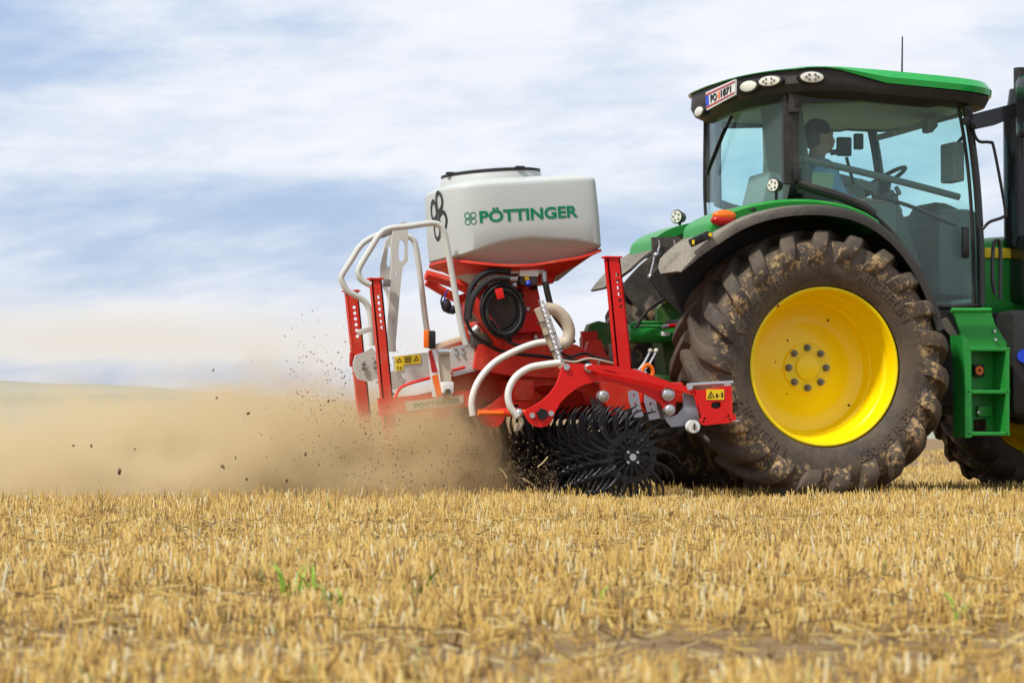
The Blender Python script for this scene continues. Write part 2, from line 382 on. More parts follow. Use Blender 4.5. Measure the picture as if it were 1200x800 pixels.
def hillmat():
    m, n, l, p = newmat('distant_farmland')
    g = n.new('ShaderNodeNewGeometry'); mp = n.new('ShaderNodeMapping'); mp.inputs['Scale'].default_value = (.006, .006, .12); l.new(g.outputs['Position'], mp.inputs[0])
    a = n.new('ShaderNodeTexNoise'); a.inputs['Scale'].default_value = 1.6; a.inputs['Detail'].default_value = 5; l.new(mp.outputs[0], a.inputs['Vector'])
    r = n.new('ShaderNodeValToRGB'); e = r.color_ramp.elements
    e[0].position = .4; e[0].color = (.23, .245, .18, 1); e[1].position = .56; e[1].color = (.31, .30, .23, 1)  # field colours paled and greyed to paint in distance haze
    l.new(a.outputs[0], r.inputs[0]); l.new(r.outputs[0], p.inputs['Base Color']); p.inputs['Roughness'].default_value = 1
    return m
M['hill'] = hillmat()
hp = PB(); ringsv = []
for frac, dist in ((1.0, 900), (.8, 700), (.45, 560), (.12, 440), (-.02, 380)):
    row = []
    for px in range(-3000, 4200, 60):
        y = np.interp(px, [-3000, -900, 0, 120, 380, 700, 1100, 1700, 4200], [470, 438, 447, 452, 469, 486, 500, 505, 490])+noise.noise(Vector((px*.009, 0, 0)))*2.2
        top = CAM.z+(511-y)/FPX*900
        p = WD(px, 511, dist); row.append((p.x, p.y, top*frac if frac > 0 else -1))
    ringsv.append(row)
n_ = len(ringsv[0]); hp.add([p for r in ringsv for p in r], [(i*n_+k, i*n_+k+1, (i+1)*n_+k+1, (i+1)*n_+k) for i in range(4) for k in range(n_-1)], 'hill')
back = [(p[0]*1.4, p[1]*1.4, -2) for p in ringsv[0]]
hp.add([*ringsv[0], *back], [(k, k+1, n_+k+1, n_+k) for k in range(n_-1)], 'hill')
tag(hp.build('hills'), kind='structure')

# ================================================================== TRACTOR
TY = 1.16                                   # centre line of tractor and implement
WC = Vector((0, .325, .873))                # near rear wheel centre (mid plane)
tractor = tag(empty('tractor', (1.2, TY, 0)), 'green farm tractor with yellow rims and glazed cab pulling the red implement', 'tractor')

def prof_at(prof, s):
    d = [0]
    for a, b in zip(prof, prof[1:]): d.append(d[-1]+math.hypot(b[0]-a[0], b[1]-a[1]))
    s *= d[-1]
    for i in range(len(prof)-1):
        if s <= d[i+1]+1e-9:
            t = (s-d[i])/(d[i+1]-d[i]); a, b = prof[i], prof[i+1]
            p = (a[0]+(b[0]-a[0])*t, a[1]+(b[1]-a[1])*t); tx, ty = b[0]-a[0], b[1]-a[1]; l_ = math.hypot(tx, ty)
            return p, (ty/l_, -tx/l_)        # normal in (t, r) space
    return prof[-1], (1, 0)
def smooth2(pts, n=5):
    return [(p.x, p.y) for p in crom([Vector((a, b, 0)) for a, b in pts], n)]
def make_wheel(name, parent, C, Rr, Wd, rimr, inset, nl, lugh, outer, nuts=8, txt=False, rimname='yellow', build_text=True):
    """C centre of mid plane; outer = -1 when outside faces -Y, +1 when it faces +Y"""
    C = Vector(C); w = empty(name, C, parent); k = Rr/.905; h = Wd/2
    pr = [(0, .857), (.5, .852), (.78, .838), (.92, .80), (.99, .73), (1.0, .67), (.965, .60), (.9, .555), (.84, .528)]
    rs = rimr/.515
    half = [(a*h, (rimr+.012+(b-.528)*(Rr-lugh-rimr-.012)/(.857-.528))) for a, b in pr]
    half = smooth2(half, 4)
    tp = PB()
    full = [(r, -t) for t, r in reversed(half[1:])]+[(r, t) for t, r in half]
    tp.lathe(C, full, 'tyre', 120)
    # lugs
    lp = smooth2([(a*h, (rimr+.012+(b-.528)*(Rr-lugh-rimr-.012)/(.857-.528))) for a, b in pr[:6]], 4)
    for side in (-1, 1):
        for i in range(nl):
            ph0 = 2*math.pi*(i+(.5 if side > 0 else 0))/nl; ns = 11; R4 = []
            for q in range(ns):
                s = q/(ns-1); (t, r), (nx2, ny2) = prof_at(lp, max(0, s*.97)); 
                lead = .37*(1-s)**1.3                       # centre end leads
                ph = ph0-lead*1.0                             # rolling towards +X turns clockwise seen from -Y
                wtop = (.034+.032*s**1.3)*k; wbot = wtop+.020*k
                hh = lugh*(1 if s < .62 else max(.10, 1-((s-.62)/.38)**3.5)); 
                if q == 0: t -= .012*k
                ring = []
                for off, up in ((-wbot, -.006), (-wtop, hh*.93), (-wtop*.7, hh), (wtop*.7, hh), (wtop, hh*.93), (wbot, -.006)):
                    tt, rr = t+nx2*up, r+ny2*up
                    if ny2 < 0 and nx2 < 0: tt, rr = t-nx2*up, r-ny2*up
                    a = ph+off/Rr; ring.append(C+Vector((rr*math.cos(a), side*tt, rr*math.sin(a))))
                R4.append(ring)
            tp.rings(R4, 'tyre')
    if txt and build_text:
        def arc(tx, a_mid, span, r0, r1, cw=True):
            vs, fs = textmesh(tx, 1, .5, .02, maxedge=.25); P = []
            for x, y, z in vs:
                a = a_mid-(x-.5)*span if cw else a_mid+(x-.5)*span
                r = r0+(r1-r0)*(y if cw else 1-y)
                # sidewall surface at this radius
                t = np.interp(r, [q[1] for q in reversed(half)], [q[0] for q in reversed(half)])
                P.append(C+Vector((r*math.cos(a), -(t+.0035+.004*z), r*math.sin(a))))
            tp.add(P, fs, 'tyre')
        arc('650/65 R 38', R(-48), R(46), .60, .665, False)
        arc('MACHXBIB', R(137), R(48), .60, .665, True)
        arc('MICHELIN', R(50), R(42), .60, .665, True)
        arc('MICHELIN', R(-140), R(42), .60, .665, False)
    tyre = tp.build('tyre', w, org=C, ang=40)
    rp = PB(); o = outer; lipy = h-.06
    P = [(rimr+.004, lipy-.012), (rimr+.006, lipy), (rimr-.004, lipy+.004), (rimr-.016, lipy-.002), (rimr-.022, lipy-.02), (rimr-.028, lipy-.045), (rimr-.03, lipy-.11),
         (rimr-.042, lipy-.125), (rimr-.046, lipy-.17), (rimr-.06, lipy-.19), (rimr-.066, lipy-.24), (rimr-.085, lipy-.262),
         (rimr-.09, lipy-inset+.05), (rimr-.10, lipy-inset+.026), (rimr-.125, lipy-inset+.012), (rimr*.62, lipy-inset+.004), (rimr*.56, lipy-inset+.012), (rimr*.42, lipy-inset+.036), (.168*rs, lipy-inset+.045),
         (.16*rs, lipy-inset+.062), (.085*rs, lipy-inset+.064), (.08*rs, lipy-inset+.078), (.03*rs, lipy-inset+.086), (.0015, lipy-inset+.087)]
    rp.lathe(C, [(r, o*y) for r, y in P], rimname, 96)
    rp.lathe(C, [(rimr-.028, o*(lipy-.1)), (rimr-.09, o*(lipy-.3)), (rimr-.09, -o*(lipy-.2)), (rimr-.03, -o*(lipy-.08)), (rimr, -o*lipy)], rimname, 96)
    rim = rp.build('rim', w, org=C)
    for i in range(nuts):
        a = 2*math.pi*(i+.0)/nuts; q = PB(); c = C+Vector((.133*rs*math.cos(a), o*(lipy-inset+.062), .133*rs*math.sin(a)))
        q.cyl(c, c+Vector((0, o*.008, 0)), .024*rs, 'nut', 12); q.cyl(c+Vector((0, o*.008, 0)), c+Vector((0, o*.034, 0)), .018*rs, 'nut', 6)
        q.cyl(c+Vector((0, o*.03, 0)), c+Vector((0, o*.05, 0)), .011*rs, 'nut', 10); q.build('wheel_nut', w)
    if txt:
        q = PB()
        for a, r in ((62, .36), (-38, .40), (125, .22), (170, .215), (48, .20), (-8, .205), (-70, .205), (-128, .215)):
            y = lipy-inset+(.02 if r < .3 else .008); c = C+Vector((r*math.cos(R(a)), o*(y+.012), r*math.sin(R(a)))); q.cyl(c, c+Vector((0, o*.004, 0)), .0075, 'plain_black', 10); q.build('rim_hole', w); q = PB()
        a = R(190); c = C+Vector((.43*math.cos(a), o*(lipy-inset+.03), .43*math.sin(a))); q.cyl(c, c+Vector((.03, 0, 0)), .004, 'plain_black', 6)
        q.build('valve_stem', w)
        q = PB(); a = R(130); c = C+Vector(((rimr-.005)*math.cos(a), o*(lipy+.004), (rimr-.005)*math.sin(a))); q.cyl(c, c+Vector((0, o*.004, 0)), .009, 'redlens', 10); q.build('rim_mark', w)
    return w
make_wheel('rear_wheel', tractor, WC, .905, .65, .515, .36, 22, .06, -1, txt=True)
make_wheel('rear_wheel', tractor, (0, 2*TY-.325, .873), .905, .65, .515, .36, 22, .052, 1)
FX = 2.44
make_wheel('front_wheel', tractor, (FX, 2*TY-.30, .675), .70, .50, .385, .20, 20, .042, 1)
make_wheel('front_wheel', tractor, (FX, .30, .675), .70, .50, .385, .20, 20, .042, -1)

# chassis, axles
q = PB()
q.cyl((0, .5, .873), (0, 2*TY-.5, .873), .15, 'green_dusty', 24); q.cyl((0, .62, .873), (0, .95, .873), .24, 'green_dusty', 24); q.cyl((0, 1.55, .873), (0, 1.9, .873), .24, 'green_dusty', 24)
q.box((0.1, TY, .9), (.9, .62, .62), 'green_dusty', .05); q.build('rear_axle', tractor)
q = PB(); q.box((1.5, TY, .82), (2.2, .5, .5), 'black', .04); q.box((2.9, TY, .85), (1.9, .42, .36), 'black', .04); q.build('chassis', tractor)
q = PB(); q.cyl((FX, .55, .675), (FX, 1.95, .675), .085, 'black', 20); q.sphere((FX, TY, .675), .2, 'black'); q.cyl((FX, .45, .675), (FX, .6, .675), .17, 'black', 20); q.cyl((FX, 1.9, .675), (FX, 2.05, .675), .17, 'black', 20); q.build('front_axle', tractor)
# hood
def sup(a, b, n, k, c, u=Vector((0, 1, 0)), v=Vector((0, 0, 1))):
    r = []
    for i in range(k):
        t = 2*math.pi*i/k; ct, st = math.cos(t), math.sin(t)
        r.append(Vector(c)+u*(a*math.copysign(abs(ct)**(2/n), ct))+v*(b*math.copysign(abs(st)**(2/n), st)))
    return r
q = PB(); hs = [(1.48, .40, 1.2, 1.80), (1.88, .405, 1.2, 1.84), (2.3, .41, 1.1, 1.83), (3.2, .40, 1.0, 1.74), (3.9, .37, 1.0, 1.6), (4.15, .33, 1.05, 1.45)]
q.rings([sup(wd, (z1-z0)/2, 5, 28, (x, TY, (z0+z1)/2)) for x, wd, z0, z1 in hs], 'green'); q.build('hood', tractor)
for sgn in (-1, 1):
    q = PB(); q.box((2.68, TY+sgn*.414, 1.69), (2.38, .012, .07), 'signyel', .004); q.build('hood_stripe', tractor)

# ---- rear fenders
def fender(Yo, Yi, sgn):
    arc = [(797, 318), (806, 306), (823, 288), (845, 271), (872, 256), (905, 245.5), (940, 241), (975, 242), (1006, 249), (1035, 264), (1062, 289), (1083, 320), (1098, 352), (1108, 385)]
    P = crom([W(x, y, 0) for x, y in arc], 4); P = [(p.x, p.z) for p in P]; n = len(P)
    cx, cz = 0, .873; sh = PB(); rings = []
    for i, (x, z) in enumerate(P):
        d = Vector((x-cx, z-cz)).normalized(); f = i/(n-1)
        taper = min(1, .35+2.6*f)                          # tip narrows at the rear
        lip = .012+.05*min(1, f*5)
        yo = Yo; yi = Yo+(Yi-Yo)*(1.0 if f > .12 else .55+.45*f/.12)
        ring = []
        for yy, dr in ((yo+sgn*.004, -lip), (yo, -lip*.4), (yo+sgn*.008, -.004), (yo+sgn*.035, .008), (yi, .012), (yi, -.008), (yo+sgn*.035, -.014), (yo+sgn*.018, -lip)):
            ring.append(Vector((x+d.x*dr, yy, z+d.y*dr)))
        rings.append(ring)
    sh.rings(rings, 'fender_grey'); f = sh.build('fender', tractor, 'dusty grey plastic rear fender' if sgn > 0 else None)
    # inner wall
    w_ = PB(); inn = [Vector((x*.985, Yi, (z-.873)*.985+.873)) for x, z in P]
    bot = [Vector((P[-1][0]-.08, Yi, .75)), Vector((-.45, Yi, .95)), Vector((P[0][0]+.1, Yi, P[0][1]-.12))]
    w_.plate3([inn+bot], (0, sgn*.02, 0), 'black_roof' if sgn > 0 else 'dark_dusty'); w_.build('fender_wall', f)
    # green upper part
    ga = [(833, 269), (836, 259), (852, 248), (880, 239), (915, 233.5), (950, 233), (985, 238), (1012, 247), (1030, 258)]
    G = crom([W(x, y, .12) for x, y in ga], 4); g_ = PB(); rg = []
    for i, p in enumerate(G):
        b = max(0.0, 1-i/6)
        ya, yb = Yo+sgn*(.12+.03*b), Yi
        rg.append([Vector((p.x, ya, p.z-.075)), Vector((p.x, ya-sgn*.01, p.z-.02)), Vector((p.x, ya+sgn*.012, p.z-.003)), Vector((p.x, ya+sgn*.06, p.z)), Vector((p.x, yb, p.z)), Vector((p.x, yb, p.z-.075))])
    g_.rings(rg, 'green'); g_.build('fender_cover', f)
    return f
f1 = fender(0.0, .64, 1); 
f2 = fender(2*TY, 2*TY-.64, -1); f2.location.x += .15
# tail light, marker lamp, switches on near fender
q = PB(); c = W(850, 255.5, .10)
q.sphere(c+Vector((0, .02, .018)), .074, 'orange', (1.12, .55, .5)); q.sphere(c+Vector((-.008, .02, -.014)), .076, 'redlens', (1.15, .55, .5)); q.build('tail_light', f1)
q = PB(); c = W(820, 280, -.01); q.box(c, (.15, .03, .055), 'black', .012, Matrix.Rotation(R(-25), 3, 'Y'))
for k in range(3): q.box(W(812.5+k*5, 284-k*2.6, -.03), (.016, .01, .03), 'signyel' if k == 0 else 'plain_black', .003)
q.build('switch_panel', f1)
q = PB(); c = W(832, 275, -.02); q.cyl(c+Vector((0, .04, 0)), c, .02, 'black', 16); q.cyl(c, c+Vector((0, -.008, 0)), .013, 'signyel', 16); q.build('button', f1)
q = PB(); c = W(883, 245, .1); q.sphere(c, .02, 'black', (1, .5, .6)); q.build('cap', f1)
# far-side fender tip as seen behind the hitch: it is the mirrored fender; lamp on it
def worklamp(px, py, Y, stalk, parent, d=Vector((-.8, -.6, .02)), r=.05):
    c = W(px, py, Y); d = d.normalized(); q = PB()
    q.cyl(c, c-d*.07, r, 'black', 20, r*.7); b = q
    if stalk: q.cyl(c-d*.04, c-d*.04+Vector((0, 0, -stalk)), .011, 'black', 8)
    o = q.build('work_lamp', parent); q = PB(); q.cyl(c+d*.001, c+d*.008, r*.84, 'lens', 20)
    for k in range(5):
        a = 2*math.pi*k/5; u = d.orthogonal().normalized(); v = d.cross(u); e = c+d*.009+(u*math.cos(a)+v*math.sin(a))*r*.5; q.cyl(e, e+d*.003, r*.16, 'nut', 8)
    q.build('lens', o); return o
worklamp(793, 254, 2.0, .16, tractor, r=.052); worklamp(906, 217, .3, .10, tractor, r=.048)

# ---- cab
cab = empty('cab', (W(1020, 250, .45).x, TY, 1.3), tractor)
YN, YF = .40, 2*TY-.40
def mirY(v): return Vector((v.x, 2*TY-v.y, v.z))
# side outline on near plane
pA = [W(*p, YN) for p in ((1129, 112), (1138, 160), (1145, 220), (1149, 290), (1150, 358))]          # front pillar
pC = [W(*p, YN) for p in ((928, 112), (927, 160), (928, 215))]                                          # rear pillar
Xr = pC[0].x
low = [W(*p, YN) for p in ((930, 214), (950, 218), (985, 230), (1015, 244), (1042, 268), (1068, 302), (1088, 340), (1098, 358), (1150, 358))]
for sgn in (0, 1):
    fx = (lambda v: v) if not sgn else mirY
    q = PB(); q.tube([fx(p) for p in pA], .026, 'black_clean', 10); q.tube([fx(p+Vector((-.045, .02, 0))) for p in pA], .012, 'black', 6); q.build('front_pillar', cab)
    q = PB(); q.rings([[fx(Vector((x, YN+y_, z))) for x, y_, z in ((p.x-.055, 0, p.z), (p.x+.055, 0, p.z), (p.x+.055, .07, p.z), (p.x-.04, .09, p.z))] for p in pC], 'black_roof')
    for yy in (205, 118): q.box(fx(W(934, yy, YN-.02)), (.05, .03, .09), 'black', .01)
    q.build('rear_pillar', cab)
    q = PB(); q.tube([fx(p+Vector((0, -.005, 0))) for p in [W(*a, YN) for a in ((934, 214), (952, 221), (985, 231), (1012, 243), (1024, 252))]], .032, 'black_roof', 10)
    q.tube([fx(p+Vector((0, .03, 0))) for p in low[3:]], .022, 'black', 8, 4); q.build('door_sill', cab)
    q = PB(); q.plate([(925, 109), (1014, 106), (1009, 116), (1004, 119), (948, 120), (938, 124), (938, 131), (926, 131)], YN-.03, .05, 'black_roof')
    if sgn: q.v = [mirY(v) for v in q.v]
    q.build('header_rail', cab)
    # side glass
    g = [pC[0], *[W(*p, YN) for p in ((980, 108), (1060, 108))], *pA, *reversed(low[1:-1]), pC[2]]
    q = PB(); q.plate3([[fx(p+Vector((0, .02, 0))) for p in g]], (0, .005 if not sgn else -.005, 0), 'glass'); q.build('side_window', cab)
    # door bar
zr = [(p.x, p.z) for p in pC]
# rear glass bulges slightly rearwards and sits between rear pillars
def bent(Xbase, z0, z1, bulge, lean, y0, y1, m, name, th=.006):
    q = PB(); rs = []
    for j in range(9):
        f = j/8; z = z0+(z1-z0)*f; row = []
        for i in range(13):
            g = i/12; row.append(Vector((Xbase+lean*f+bulge*math.sin(math.pi*g)+0*f, y0+(y1-y0)*g, z)))
        rs.append(row+[p+Vector((th, 0, 0)) for p in reversed(row)])
    q.rings(rs, m); return q.build(name, cab)
zt = W(928, 112, YN).z; zb = W(900, 262, 1.2).z
bent(Xr-.05, zb, zt+.02, -.10, .0, YN+.05, YF-.05, 'glass', 'rear_window')
zf0 = pA[-1].z; zf1 = pA[0].z
q = PB(); rs = []
PAc = crom(pA, 3)
for p in PAc:
    row = [Vector((p.x+.07*math.sin(math.pi*i/12), YN+.02+(YF-YN-.04)*i/12, p.z)) for i in range(13)]
    rs.append(row+[v+Vector((-.006, 0, 0)) for v in reversed(row)])
q.rings(rs, 'glass'); q.build('windscreen', cab)
# rear window surround (thin black)
q = PB()
q.tube([Vector((Xr-.055, YF-.02, zt)), Vector((Xr-.06, YF-.02, zb+.3)), Vector((Xr-.05, YF-.03, zb))], .012, 'black', 6); q.tube([Vector((Xr-.05-.1*math.sin(math.pi*i/8), YN+.05+(YF-YN-.1)*i/8, zb)) for i in range(9)], .018, 'black', 6)
q.build('rear_window_frame', cab)
# cab floor / rear wall below glass
q = PB(); q.box(((Xr+pA[-1].x)/2, TY, pA[-1].z-.08), (pA[-1].x-Xr, .95, .12), 'black', .02); q.box((Xr+.02, TY, (zb+pA[-1].z)/2), (.06, .95, zb-pA[-1].z), 'black', .01); q.build('cab_floor', cab)
# wiper on rear window
q = PB(); a = W(852, 140, 1.75); b = W(829, 205, 1.85); a.x = b.x = Xr-.17; q.tube([WX(857, 137, Xr-.17), WX(842, 170, Xr-.18), WX(829, 204, Xr-.16)], .012, 'black', 6); q.bar(WX(850, 150, Xr-.19), WX(830, 200, Xr-.17), .01, .03, 'black'); q.build('wiper', cab)

# ---- roof
XF = W(1160, 100, .40).x+.09; XR0 = WX(812, 122, 0).x
XR0 = W(812, 124, 2.0).x-.19
def ztop(x):
    X = [W(p, y, .40) for p, y in ((880, 88), (905, 81), (940, 79), (990, 82), (1060, 89), (1158, 98))]
    return float(np.interp(x, [v.x for v in X], [v.z for v in X]))
def planring(inset, zfun, k=72, yext=.9, n=5):
    r = []; a = (XF-XR0)/2-inset; b = yext-inset; cx = (XF+XR0)/2
    for i in range(k):
        t = 2*math.pi*i/k; ct, st = math.cos(t), math.sin(t)
        x = cx+a*math.copysign(abs(ct)**(2/n), ct); y = TY+b*math.copysign(abs(st)**(2/n), st)
        # rear edge bows: corners pulled forward
        if ct < 0: x += .16*abs((y-TY)/b)**2.5*(-ct)
        r.append(Vector((x, y, zfun(x, y))))
    return r
def drop(x): return .03*max(0, min(1, (XR0+.75-x)/.75))**1.5      # roof falls away to the rear
def zt_(x, y): return ztop(max(x, XR0+.3))-drop(x)
roofbody = PB()
zg = lambda x: .006+.075*max(0, min(1, (x-W(968, 90, .4).x)/.26))
roofbody.rings([planring(.16, lambda x, y: zt_(x, y)-.20+.02*(x > XR0+1.3)), planring(.10, lambda x, y: zt_(x, y)-.20+.02*(x > XR0+1.3)), planring(.03, lambda x, y: zt_(x, y)-.155), planring(.005, lambda x, y: zt_(x, y)-.10), planring(.012, lambda x, y: zt_(x, y)-zg(x)+.004)], 'black_roof', cap0=False, cap1=False)
roof = roofbody.build('roof', cab)
q = PB(); q.rings([planring(.02, lambda x, y: zt_(x, y)-zg(x)), planring(-.008, lambda x, y: zt_(x, y)-zg(x)-.004), planring(-.012, lambda x, y: zt_(x, y)-zg(x)*.55), planring(.02, lambda x, y: zt_(x, y)+.004), planring(.10, lambda x, y: zt_(x, y)+.018), planring(.3, lambda x, y: zt_(x, y)+.035)], 'green_clean', cap0=False); q.build('roof_shell', roof, 'bright green roof shell')
q = PB(); q.rings([planring(.155, lambda x, y: zt_(x, y)-.19+.02*(x > XR0+1.3)), planring(.3, lambda x, y: zt_(x, y)-.15)], 'headliner', cap0=False); q.build('headliner', roof)
# plate and lamps on the roof edge
def roofpt(px, py):   # first hit of the pixel ray on the outer roof body band
    d = ray(px, py); best = None; rg = planring(.0, zt_); k = len(rg)
    for i in range(k):
        a, b = rg[i], rg[(i+1) % k]
        # 2D intersection of ray (xy) with segment
        den = d.x*(b.y-a.y)-d.y*(b.x-a.x)
        if abs(den) < 1e-9: continue
        t = ((a.x-CAM.x)*(b.y-a.y)-(a.y-CAM.y)*(b.x-a.x))/den; s = ((a.x-CAM.x)*d.y-(a.y-CAM.y)*d.x)/den
        if 0 <= s <= 1 and t > 0 and (best is None or t < best[0]): nrm = Vector((b.y-a.y, a.x-b.x, 0)).normalized(); best = (t, nrm)
    if best is None:
        p = min(planring(.0, zt_), key=lambda v: (v-CAM).cross(d).length); return p, Vector((-1, 0, 0))
    return CAM+d*best[0], best[1]
def rooflamp(px, py, w, h, leds):
    p, n_ = roofpt(px, py); t = Vector((-n_.y, n_.x, 0)); s = .98*SC(px, .8)
    ax = w/2/s/max(.3, abs(t.dot(CM @ Vector((1, 0, 0))))); ay = h/2/s
    q = PB(); mk = lambda r, o: [p+n_*o+t*ax*r*math.cos(a)+Vector((0, 0, 1))*ay*r*math.sin(a) for a in [2*math.pi*i/20 for i in range(20)]]
    q.rings([mk(1.28, -.03), mk(1.25, .012), mk(1.05, .016)], 'black', cap0=False, cap1=False)
    o = q.build('roof_lamp', roof); q = PB(); q.rings([mk(1.06, .006), mk(1.0, .02), mk(.8, .024)], 'lens', cap0=False)
    for k in range(leds):
        a = 2*math.pi*k/leds; c = p+n_*.0245+t*ax*.52*math.cos(a)+Vector((0, 0, 1))*ay*.5*math.sin(a); q.cyl(c, c+n_*.003, ay*.26, 'nut', 10)
    q.build('lens', o)
rooflamp(951, 91, 26, 12, 6); rooflamp(903, 95.5, 22, 11, 6); rooflamp(879, 101.5, 16, 12, 0); rooflamp(821.5, 131, 9, 11, 0)
q = PB(); cs = [roofpt(*p) for p in ((828, 129), (861, 111), (861.5, 93), (827, 108))]
nn = sum((c[1] for c in cs), Vector()).normalized(); xq = (roofpt(845, 110)[0]).x-.035
Pq = [WX(*p, xq) for p in ((828, 129.5), (861, 111.5), (861.5, 93), (827, 108.5))]
q.plate3([Pq], (.012, 0, 0), 'signwhite')
def ql(u, v): return Pq[0]*(1-u)*(1-v)+Pq[1]*u*(1-v)+Pq[2]*u*v+Pq[3]*(1-u)*v
o3 = Vector((-.003, 0, 0))
def strip(u0, u1, v0, v1, m, k=1): q.plate3([[ql(u0, v0)+o3*k, ql(u1, v0)+o3*k, ql(u1, v1)+o3*k, ql(u0, v1)+o3*k]], (.002, 0, 0), m)
strip(0, 1, .80, .90, 'redlens'); strip(0, 1, .10, .2, 'redlens'); strip(.0, .10, .22, .78, 'blue'); strip(.42, .49, .3, .7, 'orange')
def qtext(tx, u0, u1, v0, v1):
    vs, fs = textmesh(tx, 1, .5, .03); q.add([ql(u0+(u1-u0)*x, v0+(v1-v0)*y)+Vector((-.004-.002*z, 0, 0)) for x, y, z in vs], fs, 'plain_black')
qtext('PO', .17, .39, .28, .72); qtext('1871', .53, .88, .28, .72)
q.build('licence_plate', roof)
q = PB(); a = W(1057, 86, 1.2); q.cyl(a, W(1057.5, 43, 1.2), .007, 'black', 8, .005); q.build('antenna', roof)
q = PB(); q.sphere(W(1146, 112, .7), .07, 'black', (1.1, 1, .6)); q.build('roof_front_lamp', roof)
# door handle, wiper, mirror rail
q = PB(); q.box(W(1131, 284, YN-.03), (.05, .05, .22), 'black_clean', .018); q.box(W(1131, 284, YN-.06), (.025, .03, .15), 'black', .01); q.build('door_handle', cab)
q = PB(); q.tube([W(*p, YN-.04) for p in ((1138, 128), (1139, 142), (1142, 158), (1148, 166), (1160, 167), (1165, 175), (1178, 246), (1176, 254), (1160, 260), (1152, 268))], .011, 'black_clean', 8, 5); q.build('grab_rail', cab)
# mirror arm and mirror
q = PB(); q.plate([(1138, 142), (1143, 133), (1190, 121), (1215, 115), (1215, 130), (1195, 135), (1165, 147), (1146, 151)], .1, .06, 'black_clean'); q.cyl(W(1132, 142, .35), W(1146, 142, .12), .03, 'black', 12)
mi = q.build('mirror_arm', cab); q = PB(); q.box(W(1207, 125, .0), (.12, .22, .40), 'black_clean', .04); q.build('mirror', mi)
# exhaust stack and air cleaner right of the cab
q = PB(); c = W(1197, 200, .75); q.cyl((c.x, c.y, W(1197, 290, .75).z), (c.x, c.y, W(1197, 138, .75).z), .125, 'black_clean', 32); q.cyl((c.x, c.y, W(1197, 138, .75).z), (c.x, c.y, W(1197, 105, .75).z), .11, 'black_clean', 32, .08)
q.tube([(c.x, c.y, W(1197, 115, .75).z), (c.x, c.y, W(1197, 80, .75).z)], .05, 'black', 16, 0); q.build('exhaust_stack', tractor)
q = PB(); q.plate([(1190, 100), (1196, 89), (1215, 88), (1215, 96), (1200, 97), (1197, 108), (1197, 135), (1193, 130)], .55, .02, 'black_clean'); q.plate([(1194, 95), (1199, 89.5), (1214, 89), (1214, 96), (1198, 97)], .54, .008, 'green'); q.build('mirror_bracket', tractor)
q = PB(); q.box((c.x+.12, c.y-.1, W(1197, 315, .65).z), (.42, .4, .48), 'black_clean', .06); q.tube([W(*p, .42) for p in ((1166, 345), (1163, 325), (1164, 290), (1168, 282), (1172, 290), (1172, 350))], .014, 'black_clean', 8, 4); q.build('air_cleaner', tractor)
# fuel tank, step ladder
q = PB(); fx0 = W(1183, 420, .2).x; q.box((fx0+.35, .45, W(1183, 425, .2).z), (.66, .5, .72), 'black', .08); fu = q.build('fuel_tank', tractor)
q = PB(); q.cyl(W(1200, 417, .2), W(1200, 417, .16), .045, 'blue', 20); q.build('filler_cap', fu)
q = PB(); q.plate([(1096, 362), (1118, 366), (1136, 400), (1137, 474), (1094, 474), (1091, 430), (1102, 395)], .34, .25, 'black'); q.plate([(1100, 378), (1110, 372), (1131, 405), (1131, 470), (1126, 470), (1126, 408)], .3, .03, 'dark_dusty'); q.build('mudguard', tractor)
st = PB(); sg = 'green'
st.plate([(1116, 361), (1160, 361), (1166, 380), (1180, 402), (1180, 412), (1138, 412), (1133, 412), (1126, 390)], .27, .02, sg)
st.plate([(1127, 392), (1134, 398), (1138, 412), (1139, 512), (1133, 513), (1131, 512), (1131, 430)], .1, .18, sg)
st.plate([(1136, 412), (1180, 412), (1180, 508), (1138, 510)], .29, .012, sg, holes=[[(1141, 491), (1156, 491), (1156, 505), (1141, 505)]])
st.plate([(1179, 409), (1183, 409), (1183, 510), (1179, 510)], .1, .18, sg)
st.tube([W(1115, 363.5, .22), W(1161, 363.5, .22)], .017, sg, 8, 0)
for y in (409, 459, 508):
    a, b = W(1133, y, .10), W(1184, y, .10); st.box(((a.x+b.x)/2, .19, (a.z+b.z)/2), (b.x-a.x, .18, .026), sg, .006)
st.box((W(1155, 485, .25).x, .27, W(1155, 482, .25).z), (.1, .03, .07), sg, .004)
ladder = st.build('step_ladder', tractor, 'green sheet metal steps below the cab door')
q = PB(); q.box(W(1147, 434, .26), (.075, .02, .085), 'black', .004); a = W(1147, 434, .24); q.cyl(a, a+Vector((0, -.012, 0)), .03, 'orange', 24); q.cyl(a+Vector((0, -.012, 0)), a+Vector((0, -.018, 0)), .008, 'plain_black', 12); q.build('reflector', ladder)
for p in ((1165, 388), (1166, 398), (1146, 483)):
    q = PB(); a = W(*p, .265); q.cyl(a, a+Vector((0, -.012, 0)), .011, 'steel', 6); q.build('bolt', ladder)

